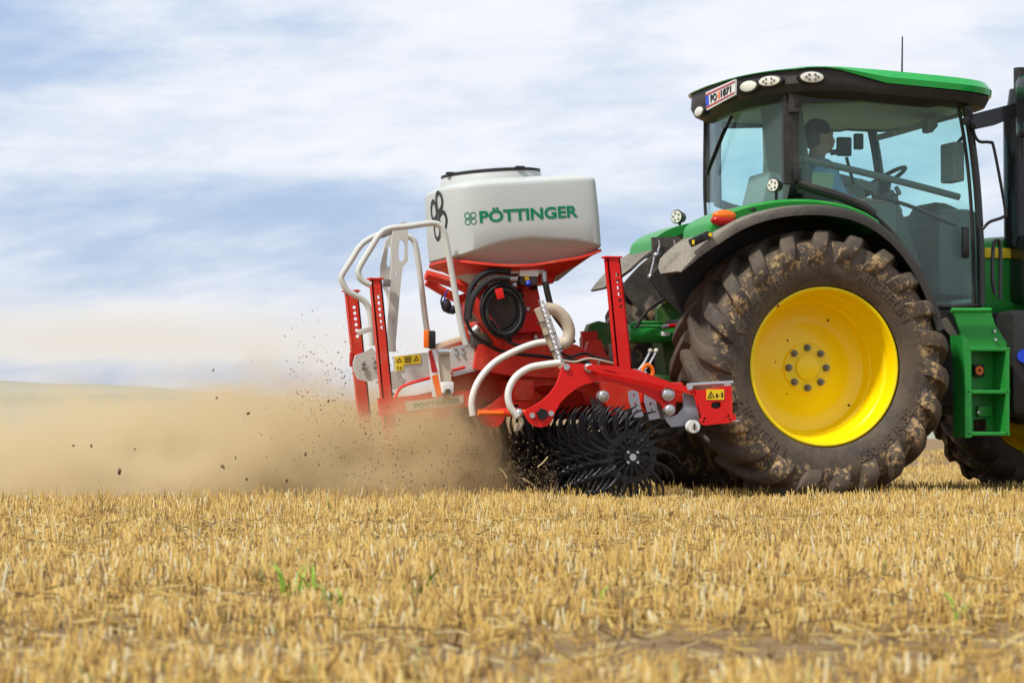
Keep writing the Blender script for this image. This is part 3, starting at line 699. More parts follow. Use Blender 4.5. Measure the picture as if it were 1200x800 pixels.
# ---- cab interior
q = PB(); c = W(962, 215, TY); sx = c.x
q.box((sx, TY, c.z-.10), (.48, .5, .14), 'seatcloth', .05); q.box((sx-.26, TY, c.z+.25), (.14, .48, .72), 'seatcloth', .05, Matrix.Rotation(R(-8), 3, 'Y')); q.box((sx-.33, TY, c.z+.66), (.1, .28, .2), 'seatcloth', .04, Matrix.Rotation(R(-8), 3, 'Y')); q.box((sx, TY, c.z-.4), (.3, .3, .5), 'interior', .03); q.build('driver_seat', cab)
q = PB(); q.box(W(1002, 262, .95), (.55, .22, .3), 'interior', .05); q.box(W(1000, 215, 1.0), (.35, .12, .07), 'interior', .02, Matrix.Rotation(R(12), 3, 'Y'))
for k in range(14): a = W(985+k*5.5+random.uniform(-2, 2), 226+random.uniform(-8, 14), .9+random.uniform(0, .2)); q.cyl(a, a+Vector((random.uniform(-.04, .04), 0, random.uniform(.05, .12))), random.uniform(.008, .02), 'interior' if k % 3 else 'black', 8)
q.build('armrest_console', cab)
q = PB(); a = W(1062, 300, TY); q.bar(a+Vector((.1, 0, -.25)), W(1035, 225, TY), .14, .12, 'interior', .03); q.box(W(1100, 300, TY), (.34, .7, .62), 'seatcloth', .08); q.box(W(1095, 262, TY), (.26, .5, .25), 'dark_dusty', .09, Matrix.Rotation(R(20), 3, 'Y')); q.build('dashboard', cab)
q = PB(); c = W(1032, 214, TY); nrm = Vector((-.55, 0, .83)).normalized(); u = Vector((0, 1, 0)); v = nrm.cross(u)
q.tube([c+(u*math.cos(a)+v*math.sin(a))*.2 for a in [2*math.pi*i/28 for i in range(29)]], .015, 'black', 8, 0, cap=False)
for a in (R(90), R(210), R(330)): q.tube([c-nrm*.04, c+(u*math.cos(a)+v*math.sin(a))*.2], .012, 'black', 6, 0)
q.cyl(c-nrm*.25, c-nrm*.02, .03, 'black', 12); q.build('steering_wheel', cab)
q = PB(); q.box(W(989, 172, .8), (.10, .05, .13), 'black', .012); q.cyl(W(981, 178, .8), W(974, 179, .8), .02, 'black', 10); q.cyl(W(992, 185, .8), W(1000, 215, .9), .012, 'black', 8); q.box(W(1006, 166, .85), (.06, .05, .11), 'black', .01); q.build('control_monitor', cab)
q = PB(); q.box(W(1116, 191, .62), (.09, .2, .27), 'interior', .015); q.cyl(W(1120, 170, .6), W(1129, 160, .5), .012, 'black', 8); q.build('corner_display', cab)
q = PB(); q.tube([W(938, 186, .55), W(985, 196, .55), W(1060, 214, .55), W(1124, 231, .55)], .024, 'seatcloth', 8, 3); q.build('door_bar', cab)
q = PB(); q.tube([W(1022, 229, .5), W(1062, 240, .5), W(1095, 254, .5), W(1120, 264, .5)], .014, 'black', 8, 4); q.build('door_strut', cab)
q = PB(); q.plate([(1046, 153), (1085, 143), (1108, 135), (1108, 141), (1090, 148), (1048, 160)], .9, .3, 'interior'); q.plate([(1087, 140), (1098, 138), (1099, 148), (1093, 155), (1088, 154)], .85, .1, 'interior'); q.build('sun_visor', cab)
q = PB(); q.box(W(898, 228, 1.0), (.18, .4, .26), 'interior', .03, Matrix.Rotation(R(15), 3, 'Y')); q.build('rear_box', cab)
q = PB(); q.tube([W(899, 150, YF-.35), W(900, 190, YF-.35), W(897, 225, YF-.35)], .035, 'headliner', 6); q.build('rear_post', cab)

# ---- hitch at the back of the tractor
q = PB()
q.plate([(688, 388), (691, 380), (702, 376), (715, 379), (716, 392), (722, 392), (722, 402), (704, 404), (700, 430), (684, 420), (683, 396)], 1.55, .08, 'green_dusty'); q.build('link_hook', tractor); q = PB()
a, b = W(722, 397, .95), W(800, 393, .95); q.cyl(W(716, 391, 1.1), b, .02, 'green', 12); q.cyl(W(736, 391, .95), W(800, 391, .95), .062, 'green', 24)
q.tube([W(*p, .9) for p in ((740, 382), (744, 378.5), (773, 378.5), (777, 382))], .011, 'green', 8, 3); q.build('lift_cylinder', tractor); q = PB()
q.plate([(770, 362), (776, 356), (798, 352), (806, 358), (804, 372), (780, 376), (778, 400), (770, 400)], 1.0, .05, 'green_dusty')
q.plate([(776, 400), (800, 395), (804, 440), (782, 450)], 1.05, .2, 'green_dusty')
q.build('lift_bracket', tractor); q = PB(); q.bar(W(700, 440, .75), W(805, 452, .7), .06, .10, 'green_dusty'); q.build('lower_link', tractor); q = PB(); q.bar(W(700, 444, 1.75), W(800, 452, 1.7), .06, .10, 'green_dusty')
hit = q.build('lower_link', tractor)
q = PB(); c = W(780, 391, .88); q.box(c, (.06, .01, .03), 'signwhite', .002); q.build('sticker', hit)
q = PB(); q.cyl(W(776, 383, .86), W(783, 382, .86), .013, 'steel', 10); q.cyl(W(783, 382, .86), W(793, 381.6, .86), .014, 'redlens', 10); q.build('red_coupler', hit)
q = PB(); q.box(W(785, 350, 1.02), (.085, .01, .06), 'signyel', .002); q.build('warning_sticker', hit)
q = PB(); q.tube([W(*p, .85) for p in ((745, 384), (757, 366), (775, 352), (795, 346), (806, 344))], .012, 'black', 8, 6); q.cyl(W(795, 346, .85), W(806, 344, .85), .016, 'steel', 10); q.build('hydraulic_hose', hit)
q = PB(); q.plate([(765, 278), (796, 277), (800, 282), (803, 345), (775, 352), (768, 330)], .95, .04, 'dark_dusty')
for x in (772, 790): q.tube([W(x, 281, .93), W(x+1, 288, .93), W(x-1, 294, .93), W(x, 298, .93)], .008, 'steel', 6, 3)
q.tube([W(*p, .92) for p in ((767, 301), (765, 310), (762, 322))], .007, 'steel', 6, 2); q.sphere(W(769, 299, .92), .02, 'steel'); q.sphere(W(762, 324, .92), .018, 'steel')
q.build('rear_plate', tractor, 'dusty dark steel plate with chains')
q = PB()
for p in ((797, 331, .9), (732, 335, 1.9)): q.sphere(W(*p), .028, 'steel')
for dx in (0, 7): q.tube([W(*p, .9) for p in ((748+dx, 434), (755+dx, 425), (762+dx, 412))], .01, 'steel', 6, 3); q.sphere(W(762+dx, 411, .9), .018, 'lens')
q.build('coupler_set', hit)
q = PB(); q.box((-.35, TY, 1.15), (.5, .9, .8), 'black', .08); q.build('transmission_housing', tractor)

# ---- driver
def blobbody(parts, voxel, mat, name, parent=None, smooth=6):
    p = PB()
    for kind, *a in parts:
        if kind == 't': p.tube(a[0], a[1], mat, 12, 4, flat=a[2] if len(a) > 2 else 1)
        else: p.sphere(a[0], a[1], mat, a[2] if len(a) > 2 else (1, 1, 1))
    o = p.build('tmp', None); md = o.modifiers.new('r', 'REMESH'); md.mode = 'VOXEL'; md.voxel_size = voxel; md.use_smooth_shade = True
    sm = o.modifiers.new('s', 'SMOOTH'); sm.iterations = smooth; sm.factor = .5
    dg = bpy.context.evaluated_depsgraph_get(); me = bpy.data.meshes.new_from_object(o.evaluated_get(dg)); me.name = name
    c = ORG[o.name]; bpy.data.objects.remove(o); me.materials.clear(); me.materials.append(M[mat])
    n = bpy.data.objects.new(name, me); col.objects.link(n); ORG[n.name] = c
    if parent: n.parent = parent; n.location = c-ORG[parent.name]
    else: n.location = c
    return n
hd = W(961, 161, TY); H = lambda x, y, z: Vector((hd.x+x, TY+y, hd.z+z))
hips = H(-.02, 0, -.68)
body = [('s', H(-.015, 0, .025), .098, (1.0, .78, 1.0)), ('s', H(.035, 0, -.03), .072, (.85, .85, 1.2)), ('s', H(.05, 0, -.085), .04, (1, 1.1, .7)),
        ('t', [H(.085, 0, .0), H(.105, 0, -.025), H(.095, 0, -.034)], .014), ('s', H(.09, 0, -.06), .016, (1, 1.6, .6)), ('s', H(.08, 0, .028), .02, (.8, 2.4, .6)),
        ('s', H(-.015, -.078, -.015), .025, (.8, .4, 1.3)), ('s', H(-.015, .078, -.015), .025, (.8, .4, 1.3)),
        ('t', [H(-.01, 0, -.05), H(-.03, 0, -.16), H(-.03, 0, -.22)], (.058, .066)),
        ('t', [H(-.03, -.16, -.24), H(-.03, 0, -.215), H(-.03, .16, -.24)], .07), ('t', [H(-.03, 0, -.22), H(-.01, 0, -.42), hips], (.135, .13), 1.3)]
armR = [H(-.03, -.20, -.25), H(.06, -.25, -.47), H(.30, -.2, -.46)]; armL = [H(-.03, .20, -.25), H(.10, .24, -.44), H(.36, .16, -.36)]
for A in (armR, armL):
    body.append(('t', [A[0], (A[0]+A[1])/2, A[1]], (.052, .042))); body.append(('t', [A[1], (A[1]+A[2])/2, A[2]], (.042, .028)))
    d = (A[2]-A[1]).normalized(); body.append(('s', A[2]+d*.05, .042, (1, .9, .55)))
    for k in range(4): b0 = A[2]+d*.08+Vector((0, (k-1.5)*.021, 0)); body.append(('t', [b0, b0+d*.035+Vector((0, 0, -.004)), b0+d*.05+Vector((0, 0, -.03-.004*(k == 1)))], .0095))
    sy = 1 if A is armR else -1; b0 = A[2]+d*.03+Vector((0, sy*.03, 0)); body.append(('t', [b0, b0+d*.03+Vector((0, sy*.02, -.01)), b0+d*.055+Vector((0, sy*.018, -.025))], .0105))
for s in (-1, 1):
    kn = hips+Vector((.44, s*.13, .02)); ft = kn+Vector((.12, 0, -.42))
    body += [('t', [hips+Vector((0, s*.09, 0)), hips+Vector((.2, s*.11, .03)), kn], (.085, .06)), ('t', [kn, (kn+ft)/2, ft], (.058, .042)), ('t', [ft, ft+Vector((.1, 0, -.04)), ft+Vector((.2, 0, -.05))], (.045, .035))]
person = blobbody(body, .009, 'skin', 'person'); tag(person, 'person in a blue shirt with short dark hair driving inside the tractor cab', 'person')
blobbody([('s', H(-.022, 0, .042), .1, (1.02, .82, .92)), ('s', H(-.055, 0, .0), .085, (.85, .93, 1.05))], .008, 'hair', 'hair', person, 3)
sh = [('t', [H(-.03, -.16, -.245), H(-.03, 0, -.222), H(-.03, .16, -.245)], .08), ('t', [H(-.03, 0, -.22), H(-.01, 0, -.42), hips], (.15, .145), 1.3), ('t', [H(-.025, 0, -.15), H(-.03, 0, -.2)], .078)]
for A in (armR, armL): sh.append(('t', [A[0], (A[0]+A[1])/2, A[1]], (.066, .056))); sh.append(('t', [A[1], A[1]*.6+A[2]*.4], (.054, .048)))
blobbody(sh, .01, 'shirt', 'shirt', person, 3)
q = PB(); tr = []
for s in (-1, 1):
    kn = hips+Vector((.44, s*.13, .02)); ft = kn+Vector((.12, 0, -.42))
    tr += [('t', [hips+Vector((0, s*.09, 0)), hips+Vector((.2, s*.11, .03)), kn], (.10, .075)), ('t', [kn, (kn+ft)/2, ft+Vector((0, 0, .03))], (.072, .06))]
blobbody(tr, .012, 'interior', 'trousers', person, 3)
q = PB(); q.plate([(953, 201), (978, 203), (976, 221), (951, 219)], .7, .006, 'paper'); q.build('clipboard', cab, 'pale green card in the cab window')

# ================================================================== IMPLEMENT
IY0, IY1 = -.15, 2.65
imp = tag(empty('seeding_implement', (-1.6, TY, 0)), 'red cultivator with spiked black rotor and large grey seed hopper behind the tractor', 'farm implement')
PT = R(4.5); U = Vector((math.cos(PT), 0, math.sin(PT))); WV = Vector((-math.sin(PT), 0, math.cos(PT))); VV = Vector((0, 1, 0))
TO = W(596, 260, TY); TA, TB, TN = .515, .47, 8.0
def ring_pt(ang, a=TA, b=TB, n=TN):
    ct, st = math.cos(ang), math.sin(ang)
    if n == TN: n = 11.0 if ct > 0 else 4.2
    return a*math.copysign(abs(ct)**(2/n), ct), b*math.copysign(abs(st)**(2/n), st)
K = 96
def tring(sc, hfun, du=0, a=TA, b=TB, n=TN, ins=0):
    r = []
    for i in range(K):
        t = 2*math.pi*i/K; u, v = ring_pt(t, a*sc-ins, b*sc-ins, n); h = hfun(u, v) if callable(hfun) else hfun
        r.append(TO+U*(u+du)+VV*v+WV*h)
    return r
HT, HB = .235, -.225
def hbot(u, v):
    return HB+.10*max(0, 1-(u/TA)**2)*min(1, abs(v)/TB)**6
q = PB()
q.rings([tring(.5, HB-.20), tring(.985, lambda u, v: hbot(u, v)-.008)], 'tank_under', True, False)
q.rings([tring(.985, lambda u, v: hbot(u, v)-.008), tring(1.0, lambda u, v: hbot(u, v)+.004),
         tring(1.003, -.05), tring(1.0, .06), tring(.992, HT-.03), tring(.987, HT-.014), tring(.978, HT-.004), tring(.96, HT+.004),
         tring(.86, HT+.022), tring(.74, HT+.035)], 'tank', False, True)
cu = -.10
q.rings([tring(1, HT+.02, cu, .345, .345, 2), tring(1, HT+.075, cu, .335, .335, 2), tring(1, HT+.09, cu, .325, .325, 2), tring(1, HT+.09, cu, .2, .2, 2)], 'tank')
hopper = q.build('seed_hopper', imp, 'large light grey plastic seed hopper with green lettering', ang=30)
q = PB(); q.rings([tring(1, HT+.086, cu, .336, .336, 2), tring(1, HT+.100, cu, .336, .336, 2), tring(1, HT+.108, cu, .30, .30, 2), tring(1, HT+.112, cu, .1, .1, 2)], 'black')
for a in (R(200), R(290), R(30)): q.box(TO+U*(cu+.33*math.cos(a))+VV*.33*math.sin(a)+WV*(HT+.100), (.06, .05, .022), 'black', .008)
q.build('lid', hopper)
# map (arc length from centre of the near face, positive to the right; height) onto the tank skin
TABS = {}
for sd_ in (-1, 1):
    TAB = []; s_ = 0; prev = None
    for i in range(0, 721):
        t = -math.pi/2+sd_*i*math.pi/720; u, v = ring_pt(t) if i else (0, -TB)
        if prev: s_ += math.hypot(u-prev[0], v-prev[1])
        TAB.append((s_, u, v)); prev = (u, v)
    TABS[sd_] = TAB
def skin(s, h, off=.003):
    TAB = TABS[-1 if s <= 0 else 1]; a = abs(s); k = np.interp(a, [x[0] for x in TAB], range(len(TAB))); i = int(min(len(TAB)-2, k)); f = k-i
    u = TAB[i][1]*(1-f)+TAB[i+1][1]*f; v = TAB[i][2]*(1-f)+TAB[i+1][2]*f
    du, dv = TAB[i+1][1]-TAB[i][1], TAB[i+1][2]-TAB[i][2]; l_ = math.hypot(du, dv) or 1
    nu, nv = -dv/l_, du/l_
    if nu*u+nv*v < 0: nu, nv = -nu, -nv
    sg_ = 1
    return TO+U*((u+nu*off)*1.002)*sg_*(1 if s <= 0 else 1)+VV*(v+nv*off)+WV*h
def px2s(px, py):
    best = None
    for i in range(-76, 50):
        s = i*.01; p = skin(s, 0); d = p-CAM; X_ = 600+FPX*d.dot(CM @ Vector((1, 0, 0)))/d.dot(CM @ Vector((0, 0, -1)))
        if best is None or abs(X_-px) < best[0]: best = (abs(X_-px), s, p)
    s = best[1]; p = best[2]; d = p-CAM; Y_ = 400-FPX*d.dot(CM @ Vector((0, 1, 0)))/d.dot(CM @ Vector((0, 0, -1)))
    return s, (Y_-py)/FPX*d.dot(CM @ Vector((0, 0, -1)))/math.cos(PT)
def tanktext(tx, pl, pr, hh, m, bold=.035, par=hopper, name='lettering'):
    s0, h0 = px2s(*pl); s1, h1 = px2s(*pr); vs, fs = textmesh(tx, 1, .5, bold, maxedge=.12); q = PB()
    q.add([skin(s0+(s1-s0)*x, h0+(h1-h0)*x+hh*y, .003+.0015*z) for x, y, z in vs], fs, m); q.build(name, par)
tanktext('PÖTTINGER', (561.5, 261.5), (678, 254.5), .096, 'textgreen', .03)
q = PB(); s0, h0 = px2s(550.5, 256); clover(q, lambda x, y: skin(s0+x*.039, h0+y*.041), 'textgreen', .16); q.build('emblem', hopper)
q = PB(); s0, h0 = px2s(511, 253)
clover(q, lambda x, y: skin(s0+(x*.94-y*.34)*.15, h0+(x*.34+y*.94)*.14), 'plain_black', .22); q.build('emblem', hopper)
q = PB()
for yy in (256, 277): s0, h0 = px2s(496.5, yy); q.add([skin(s0+a*.03, h0+b*.01) for a, b in ((-1, -1), (1, -1), (1, 1), (-1, 1))], [(0, 1, 2, 3)], 'nut')
q.build('small_print', hopper)
# red cradle rim under the hopper
q = PB()
def crad(sc, dh, o=0): return tring(sc, lambda u, v: hbot(u, v)*.45+(HB-.0)*.55+dh, 0)
def hr(u, v): return HB-.012-.075*max(0, 1-(u/TA)**2)
q.rings([tring(1.0, lambda u, v: hr(u, v)+.0), tring(1.005, lambda u, v: hr(u, v)-.016), tring(.93, lambda u, v: hr(u, v)-.022), tring(.93, lambda u, v: hr(u, v)-.006)], 'red_dusty', cap0=False, cap1=False)
q.rings([tring(.985, lambda u, v: hr(u, v)-.012), tring(1, -.40, .06, .17, .3, 6), tring(1, -.44, .06, .16, .28, 6)], 'red_dusty', cap0=False, cap1=True)
q.rings([tring(1.0, lambda u, v: hr(u, v)-.002), tring(.7, lambda u, v: HB-.12)], 'red_dusty', cap0=False, cap1=False)
q.build('hopper_cradle', imp)
# rear curved beam of cradle
q = PB(); q.tube([W(*p, .95) for p in ((499, 322), (520, 328), (545, 337), (562, 352))], .035, 'red_dusty', 8, 5); q.build('cradle_beam', imp); q = PB(); q.tube([W(*p, 1.3) for p in ((500, 330), (520, 342), (535, 350))], .03, 'red_dusty', 8, 4); q.build('cradle_beam', imp)
# pedestal
q = PB()
q.plate([(585, 330), (628, 327), (634, 356), (638, 390), (645, 400), (580, 404), (560, 380), (563, 350)], 1.0, .5, 'red_dusty')
q.plate([(608, 369), (633, 368), (636, 388), (604, 390)], .93, .06, 'red')
q.bar(W(551, 350, .86), W(588, 402, .86), .08, .075, 'red_dusty', .01); q.bar(W(540, 345, 1.5), W(548, 372, 1.5), .06, .06, 'red_dusty'); q.bar(W(547, 370, 1.5), W(570, 408, 1.5), .06, .06, 'red_dusty')
q.plate([(556, 330), (590, 335), (585, 365), (562, 352)], 1.1, .1, 'red_dusty')
q.plate([(560, 404), (585, 398), (645, 398), (676, 404), (700, 420), (700, 445), (600, 440), (556, 432)], .9, .7, 'red_dusty')
ped = q.build('hopper_pedestal', imp)
q = PB(); a = W(588, 366, .97); q.cyl(a, a+Vector((0, .3, 0)), .165, 'black', 32); q.cyl(a, a+Vector((0, -.02, 0)), .12, 'dark_dusty', 32); q.build('fan_housing', imp)
for (x0, y0, x1, y1) in ((600, 342, 612, 340), (600, 348, 614, 346), (622, 338, 630, 337)):
    q = PB(); q.bar(W(x0, y0, .985), W(x1, y1, .985), .02, .022, 'plain_black'); q.build('dark_slot_bar', ped)  # black bars paint the darkness of open slots
q = PB(); q.box(W(565, 398, .95), (.16, .1, .1), 'dark_dusty', .02); q.cyl(W(552, 392, .95), W(560, 384, .95), .03, 'steel', 12); q.build('metering_motor', imp)
q = PB(); q.tube([W(*p, .9) for p in ((545, 372), (552, 388), (566, 400), (590, 412), (640, 418), (690, 424))], .012, 'black', 6, 5); q.build('electric_cable', imp)
q = PB(); q.tube([W(*p, .6) for p in ((655, 412), (668, 418), (684, 414), (700, 419), (722, 424))], .010, 'black', 6, 5); q.build('electric_cable', imp)
q = PB(); q.tube([W(*p, .5) for p in ((650, 420), (672, 424), (690, 420), (712, 424), (735, 430))], .008, 'hose_tan', 6, 5); q.build('electric_cable', imp)
for p in ((601, 353), (618, 362), (585, 318), (640, 376), (627, 395)):
    q = PB(); a = W(*p, .985); q.cyl(a, a+Vector((0, -.02, 0)), .014, 'steel', 6); q.build('bolt', ped)
# valve block
q = PB(); q.box(W(618, 320, .8), (.13, .09, .05), 'signwhite', .008); q.box(W(618, 328, .82), (.12, .09, .07), 'dark_dusty', .008)
q.cyl(W(598, 318, .78), W(608, 318, .78), .018, 'steel', 10); q.cyl(W(596, 326.5, .78), W(606, 326.5, .78), .018, 'steel', 10); q.cyl(W(628, 319, .78), W(637, 318, .78), .02, 'steel', 10); q.sphere(W(603, 334, .78), .02, 'steel')
q.cyl(W(637, 318, .78), W(638, 330, .78), .02, 'steel', 10); va = q.build('valve_block', imp)
q = PB(); q.cyl(W(617, 325.5, .76), W(618.5, 330, .73), .016, 'signyel', 12); q.cyl(W(618.5, 330, .735), W(619.5, 334, .72), .018, 'blue', 12); q.build('valve_knob', va)
q = PB()
q.tube([W(*p, .74) for p in ((598, 318), (580, 317), (565, 322), (553, 335), (549, 352), (547, 373))], .021, 'black', 8, 6); q.build('hydraulic_hose', imp); q = PB(); q.tube([W(*p, .70) for p in ((597, 326.5), (580, 326), (568, 332), (556, 345), (551, 360), (549, 374))], .021, 'black', 8, 6); q.build('hydraulic_hose', imp); q = PB()
q.tube([W(*p, .74) for p in ((639, 330), (642, 345), (648, 365), (662, 385), (672, 402))], .022, 'black', 8, 6)
q.build('hydraulic_hose', imp)
q = PB()
for k in range(7):
    c = W(586+k*.8, 360+k*.9, .86-.022*k); r = .125+.012*(k % 3)
    q.tube([c+Vector((r*math.cos(a)*.95, .01*math.sin(3*a), r*math.sin(a)*1.15)) for a in [2*math.pi*i/24 for i in range(25)]], .011, 'black', 6, 0)
q.tube([W(*p, .78) for p in ((575, 375), (590, 395), (605, 404), (625, 405), (633, 398))], .011, 'black', 6, 6); q.tube([W(*p, .8) for p in ((570, 372), (582, 388), (600, 398))], .013, 'black', 6, 6)
q.build('cable_coil', imp); q = PB(); q.bar(W(584, 338, .68), W(587, 350, .68), .02, .05, 'red', .004); q.build('coil_hook', imp)
q = PB(); q.sphere(W(523, 358, .9), .035, 'black', (1, 1, 1.3)); q.sphere(W(530, 363, .9), .03, 'black')
q.tube([W(*p, .88) for p in ((519, 345), (517, 355), (524, 366), (536, 366))], .006, 'black', 6, 5); q.tube([W(*p, .88) for p in ((524, 340), (521, 350), (526, 362), (540, 358))], .005, 'blue', 6, 5); q.build('cable_plug', imp)

# hoses
q = PB(); q.tube([W(*p, .55) for p in ((644, 400), (625, 403), (600, 413), (578, 426), (561, 446), (553, 468), (554, 487))], .022, 'hose', 12, 8); q.build('white_hose', imp)
q = PB(); q.tube([W(*p, -.12) for p in ((656, 425), (640, 427), (620, 431), (604, 442), (596, 458), (597, 474), (606, 488))], .022, 'hose', 12, 8); q.build('white_hose', imp)
q = PB(); q.tube([W(*p, .25) for p in ((630, 361), (636, 375), (643, 395), (650, 410), (656, 424), (659, 430))], .026, 'hose_tan', 10, 6); q.tube([W(*p, .3) for p in ((636, 360), (642, 375), (649, 395), (656, 412))], .024, 'hose', 10, 6)
for p in ((637, 377), (643, 392), (652, 410)): c = W(*p, .26); q.tube([c+(Vector((math.cos(a)*.045, math.sin(a)*.045, .3*math.cos(a)*.04))) for a in [2*math.pi*i/12 for i in range(13)]], .005, 'black', 5, 0)
q.build('bundled_hose', imp)
q = PB(); q.tube([W(*p, .55) for p in ((640, 361), (652, 364), (662, 374), (667, 388), (664, 400), (654, 404))], .040, 'hose_tan', 14, 8); q.build('seed_hose', imp); q = PB()
q.tube([W(*p, 1.6) for p in ((505, 411), (525, 404), (550, 396), (562, 390))], .035, 'hose_tan', 10, 6); q.build('seed_hose', imp); q = PB(); q.tube([W(*p, 1.0) for p in ((640, 426), (655, 424), (680, 424), (700, 428))], .05, 'hose_tan', 12, 5); q.build('seed_hose', imp)
# spring
q = PB(); a, b = W(634, 352, .12), W(657, 424, .0); d = b-a; ux = d.normalized(); e1 = ux.orthogonal().normalized(); e2 = ux.cross(e1)
q.tube([a+d*(i/260)+(e1*math.cos(i*.75)+e2*math.sin(i*.75))*.015 for i in range(261)], .0045, 'steel', 5, 0); q.build('coil_spring', imp)

# side plates that carry the rotor: one near, two further in
SP = [(207, 320), (216, 340), (232, 360), (255, 373), (280, 377), (304, 371), (322, 355), (333, 330), (343, 303), (362, 270), (392, 238), (430, 208), (470, 188), (515, 178), (560, 176), (605, 180), (650, 192), (700, 214), (745, 236), (785, 258), (808, 280), (818, 302), (828, 318), (845, 326), (860, 318), (868, 300), (868, 262), (874, 225), (905, 222), (960, 235), (1000, 244), (1000, 228), (940, 205), (860, 185), (760, 150), (690, 125), (600, 108), (520, 101), (440, 98), (388, 99), (374, 108), (364, 135), (356, 165), (342, 195), (318, 228), (285, 258), (245, 283), (215, 298), (208, 308)]
SP = [(x/3.75+560, y/3.75+400) for x, y in SP]
def pxc(x, y): return (x/3.75+560, y/3.75+400)
q = PB(); q.plate(SP, IY0, .022, 'red', holes=[(*pxc(x, y), 1.0) for x, y in ((516, 120), (528, 124), (540, 128))]); sp = q.build('side_plate', imp, 'clean bright red curved side plate over the spiked rotor', org=W(633, 482, IY0))
def shiftcopy(o, dY, name=None):
    c = o.copy(); col.objects.link(c); c.location = o.location+Vector((0, dY, 0)); ORG[c.name] = ORG[o.name]+Vector((0, dY, 0)); return c
for dY in (1.1, 2.0, 2.7):
    c = shiftcopy(sp, dY); c['label'] = 'dusty red inner side plate partly hidden by hoses'
    c.data = sp.data.copy(); c.data.materials[0] = M['red_dusty']
q = PB()
for p, r in (((237, 325), .02), ((320, 316), .02), ((388, 112), .024)): a = W(*pxc(*p), IY0); q.cyl(a, a+Vector((0, -.014, 0)), r*.9, 'steel', 6)
a = W(*pxc(280, 319), IY0); q.cyl(a, a+Vector((0, -.03, 0)), .036, 'plain_black', 6); q.build('bolt', sp)
for p, r in (((838, 231), .042), ((845, 300), .034), ((554, 240), .036), ((490, 115), .028)):
    q = PB(); a = W(*pxc(*p), IY0-(0.03 if p[0] != 554 else -.25)); q.cyl(a+Vector((0, .05, 0)), a, r, 'steel', 24); q.sphere(a, r*.9, 'steel', (1, .35, 1)); q.build('pivot_pin', sp)
# upper link arm (channel)
ARM = [pxc(*p) for p in ((478, 108), (500, 103), (560, 108), (640, 112), (700, 124), (850, 180), (900, 190), (1004, 228), (1006, 244), (990, 246), (880, 216), (760, 184), (600, 150), (505, 130), (480, 122))]
q = PB(); q.plate(ARM, IY0-.045, .012, 'red', holes=[(*pxc(x, y), 1.1) for x, y in ((940, 226), (956, 230), (972, 234))]); q.bar(W(*pxc(520, 118), IY0-.03), W(*pxc(860, 205), IY0-.03), .03, .012, 'red', .003); q.build('link_arm', imp)
# gauge box at the end
q = PB(); EB = [pxc(*p) for p in ((958, 215), (1000, 209), (1105, 193), (1115, 196), (1120, 318), (1134, 324), (1134, 345), (1100, 358), (1000, 368), (985, 366), (972, 348), (985, 335))]
q.plate(EB, IY0-.06, .014, 'red', holes=[[pxc(*p) for p in ((1026, 272), (1036, 266), (1060, 265), (1069, 272), (1069, 287), (1060, 294), (1036, 295), (1026, 287))], (*pxc(1097, 216), .9), (*pxc(1101, 327), 1.6), (*pxc(997, 338), 1.6), (*pxc(1088, 335), 1.), (*pxc(992, 352), 1.6), (*pxc(1108, 342), 1.6)])
a0, a1 = W(*pxc(985, 225), IY0), W(*pxc(1112, 340), IY0); q.box(((a0.x+a1.x)/2, IY0+.12, (a0.z+a1.z)/2), (a1.x-a0.x-.02, .3, a0.z-a1.z-.02), 'red', .01); q.box(((a0.x+a1.x)/2, IY0-.036, (a0.z+a1.z)/2), (a1.x-a0.x-.03, .012, a0.z-a1.z-.03), 'plain_black', 0); gb = q.build('end_box', imp)  # black sheet behind the face plate paints the dark inside its holes
q = PB(); q.box(W(*pxc(1043, 233), IY0-.062), (.118, .004, .066), 'signyel', 0)
tri = [pxc(*p) for p in ((1009, 248), (1041, 246), (1024, 218))]
c = W(*pxc(1043, 233), IY0-.066); 
def yl(x, y, o=0): return W(*pxc(x, y), IY0-.0645-o)
q.plate3([[yl(1009, 249), yl(1041, 246), yl(1024, 217)], [yl(1015, 245), yl(1035, 243), yl(1024, 225)]], (0, -.001, 0), 'plain_black')
q.plate3([[yl(1022, 242), yl(1026, 242), yl(1025, 231), yl(1023, 231)]], (0, -.001, 0), 'plain_black')
q.plate3([[yl(1046, 247), yl(1055, 246), yl(1054, 228), yl(1046, 229)]], (0, -.001, 0), 'plain_black'); q.plate3([[yl(1058, 240), yl(1064, 239), yl(1064, 236), yl(1058, 237)]], (0, -.001, 0), 'plain_black')
q.plate3([[yl(1070, 246), yl(1077, 245), yl(1077, 228), yl(1073, 220), yl(1069, 229)]], (0, -.001, 0), 'plain_black'); q.build('warning_sticker', gb)
q = PB(); q.cyl(W(*pxc(920, 192), IY0-.02), W(*pxc(1120, 180), IY0-.02), .014, 'steel', 10)
for x, y in ((930, 190), (1097, 182)): q.cyl(W(*pxc(x, y+8), IY0-.05), W(*pxc(x, y+8), IY0+.05), .022, 'steel', 12)
q.cyl(W(*pxc(1110, 350), IY0-.02), W(*pxc(1145, 350), IY0-.02), .012, 'steel', 8); q.build('adjuster_rod', imp)
q = PB(); q.plate([pxc(*p) for p in ((905, 228), (950, 236), (965, 300), (975, 345), (900, 372), (850, 375), (825, 340), (822, 318), (850, 330), (880, 320), (905, 290))], IY0+.03, .02, 'bluegrey'); q.build('bracket_plate', imp)
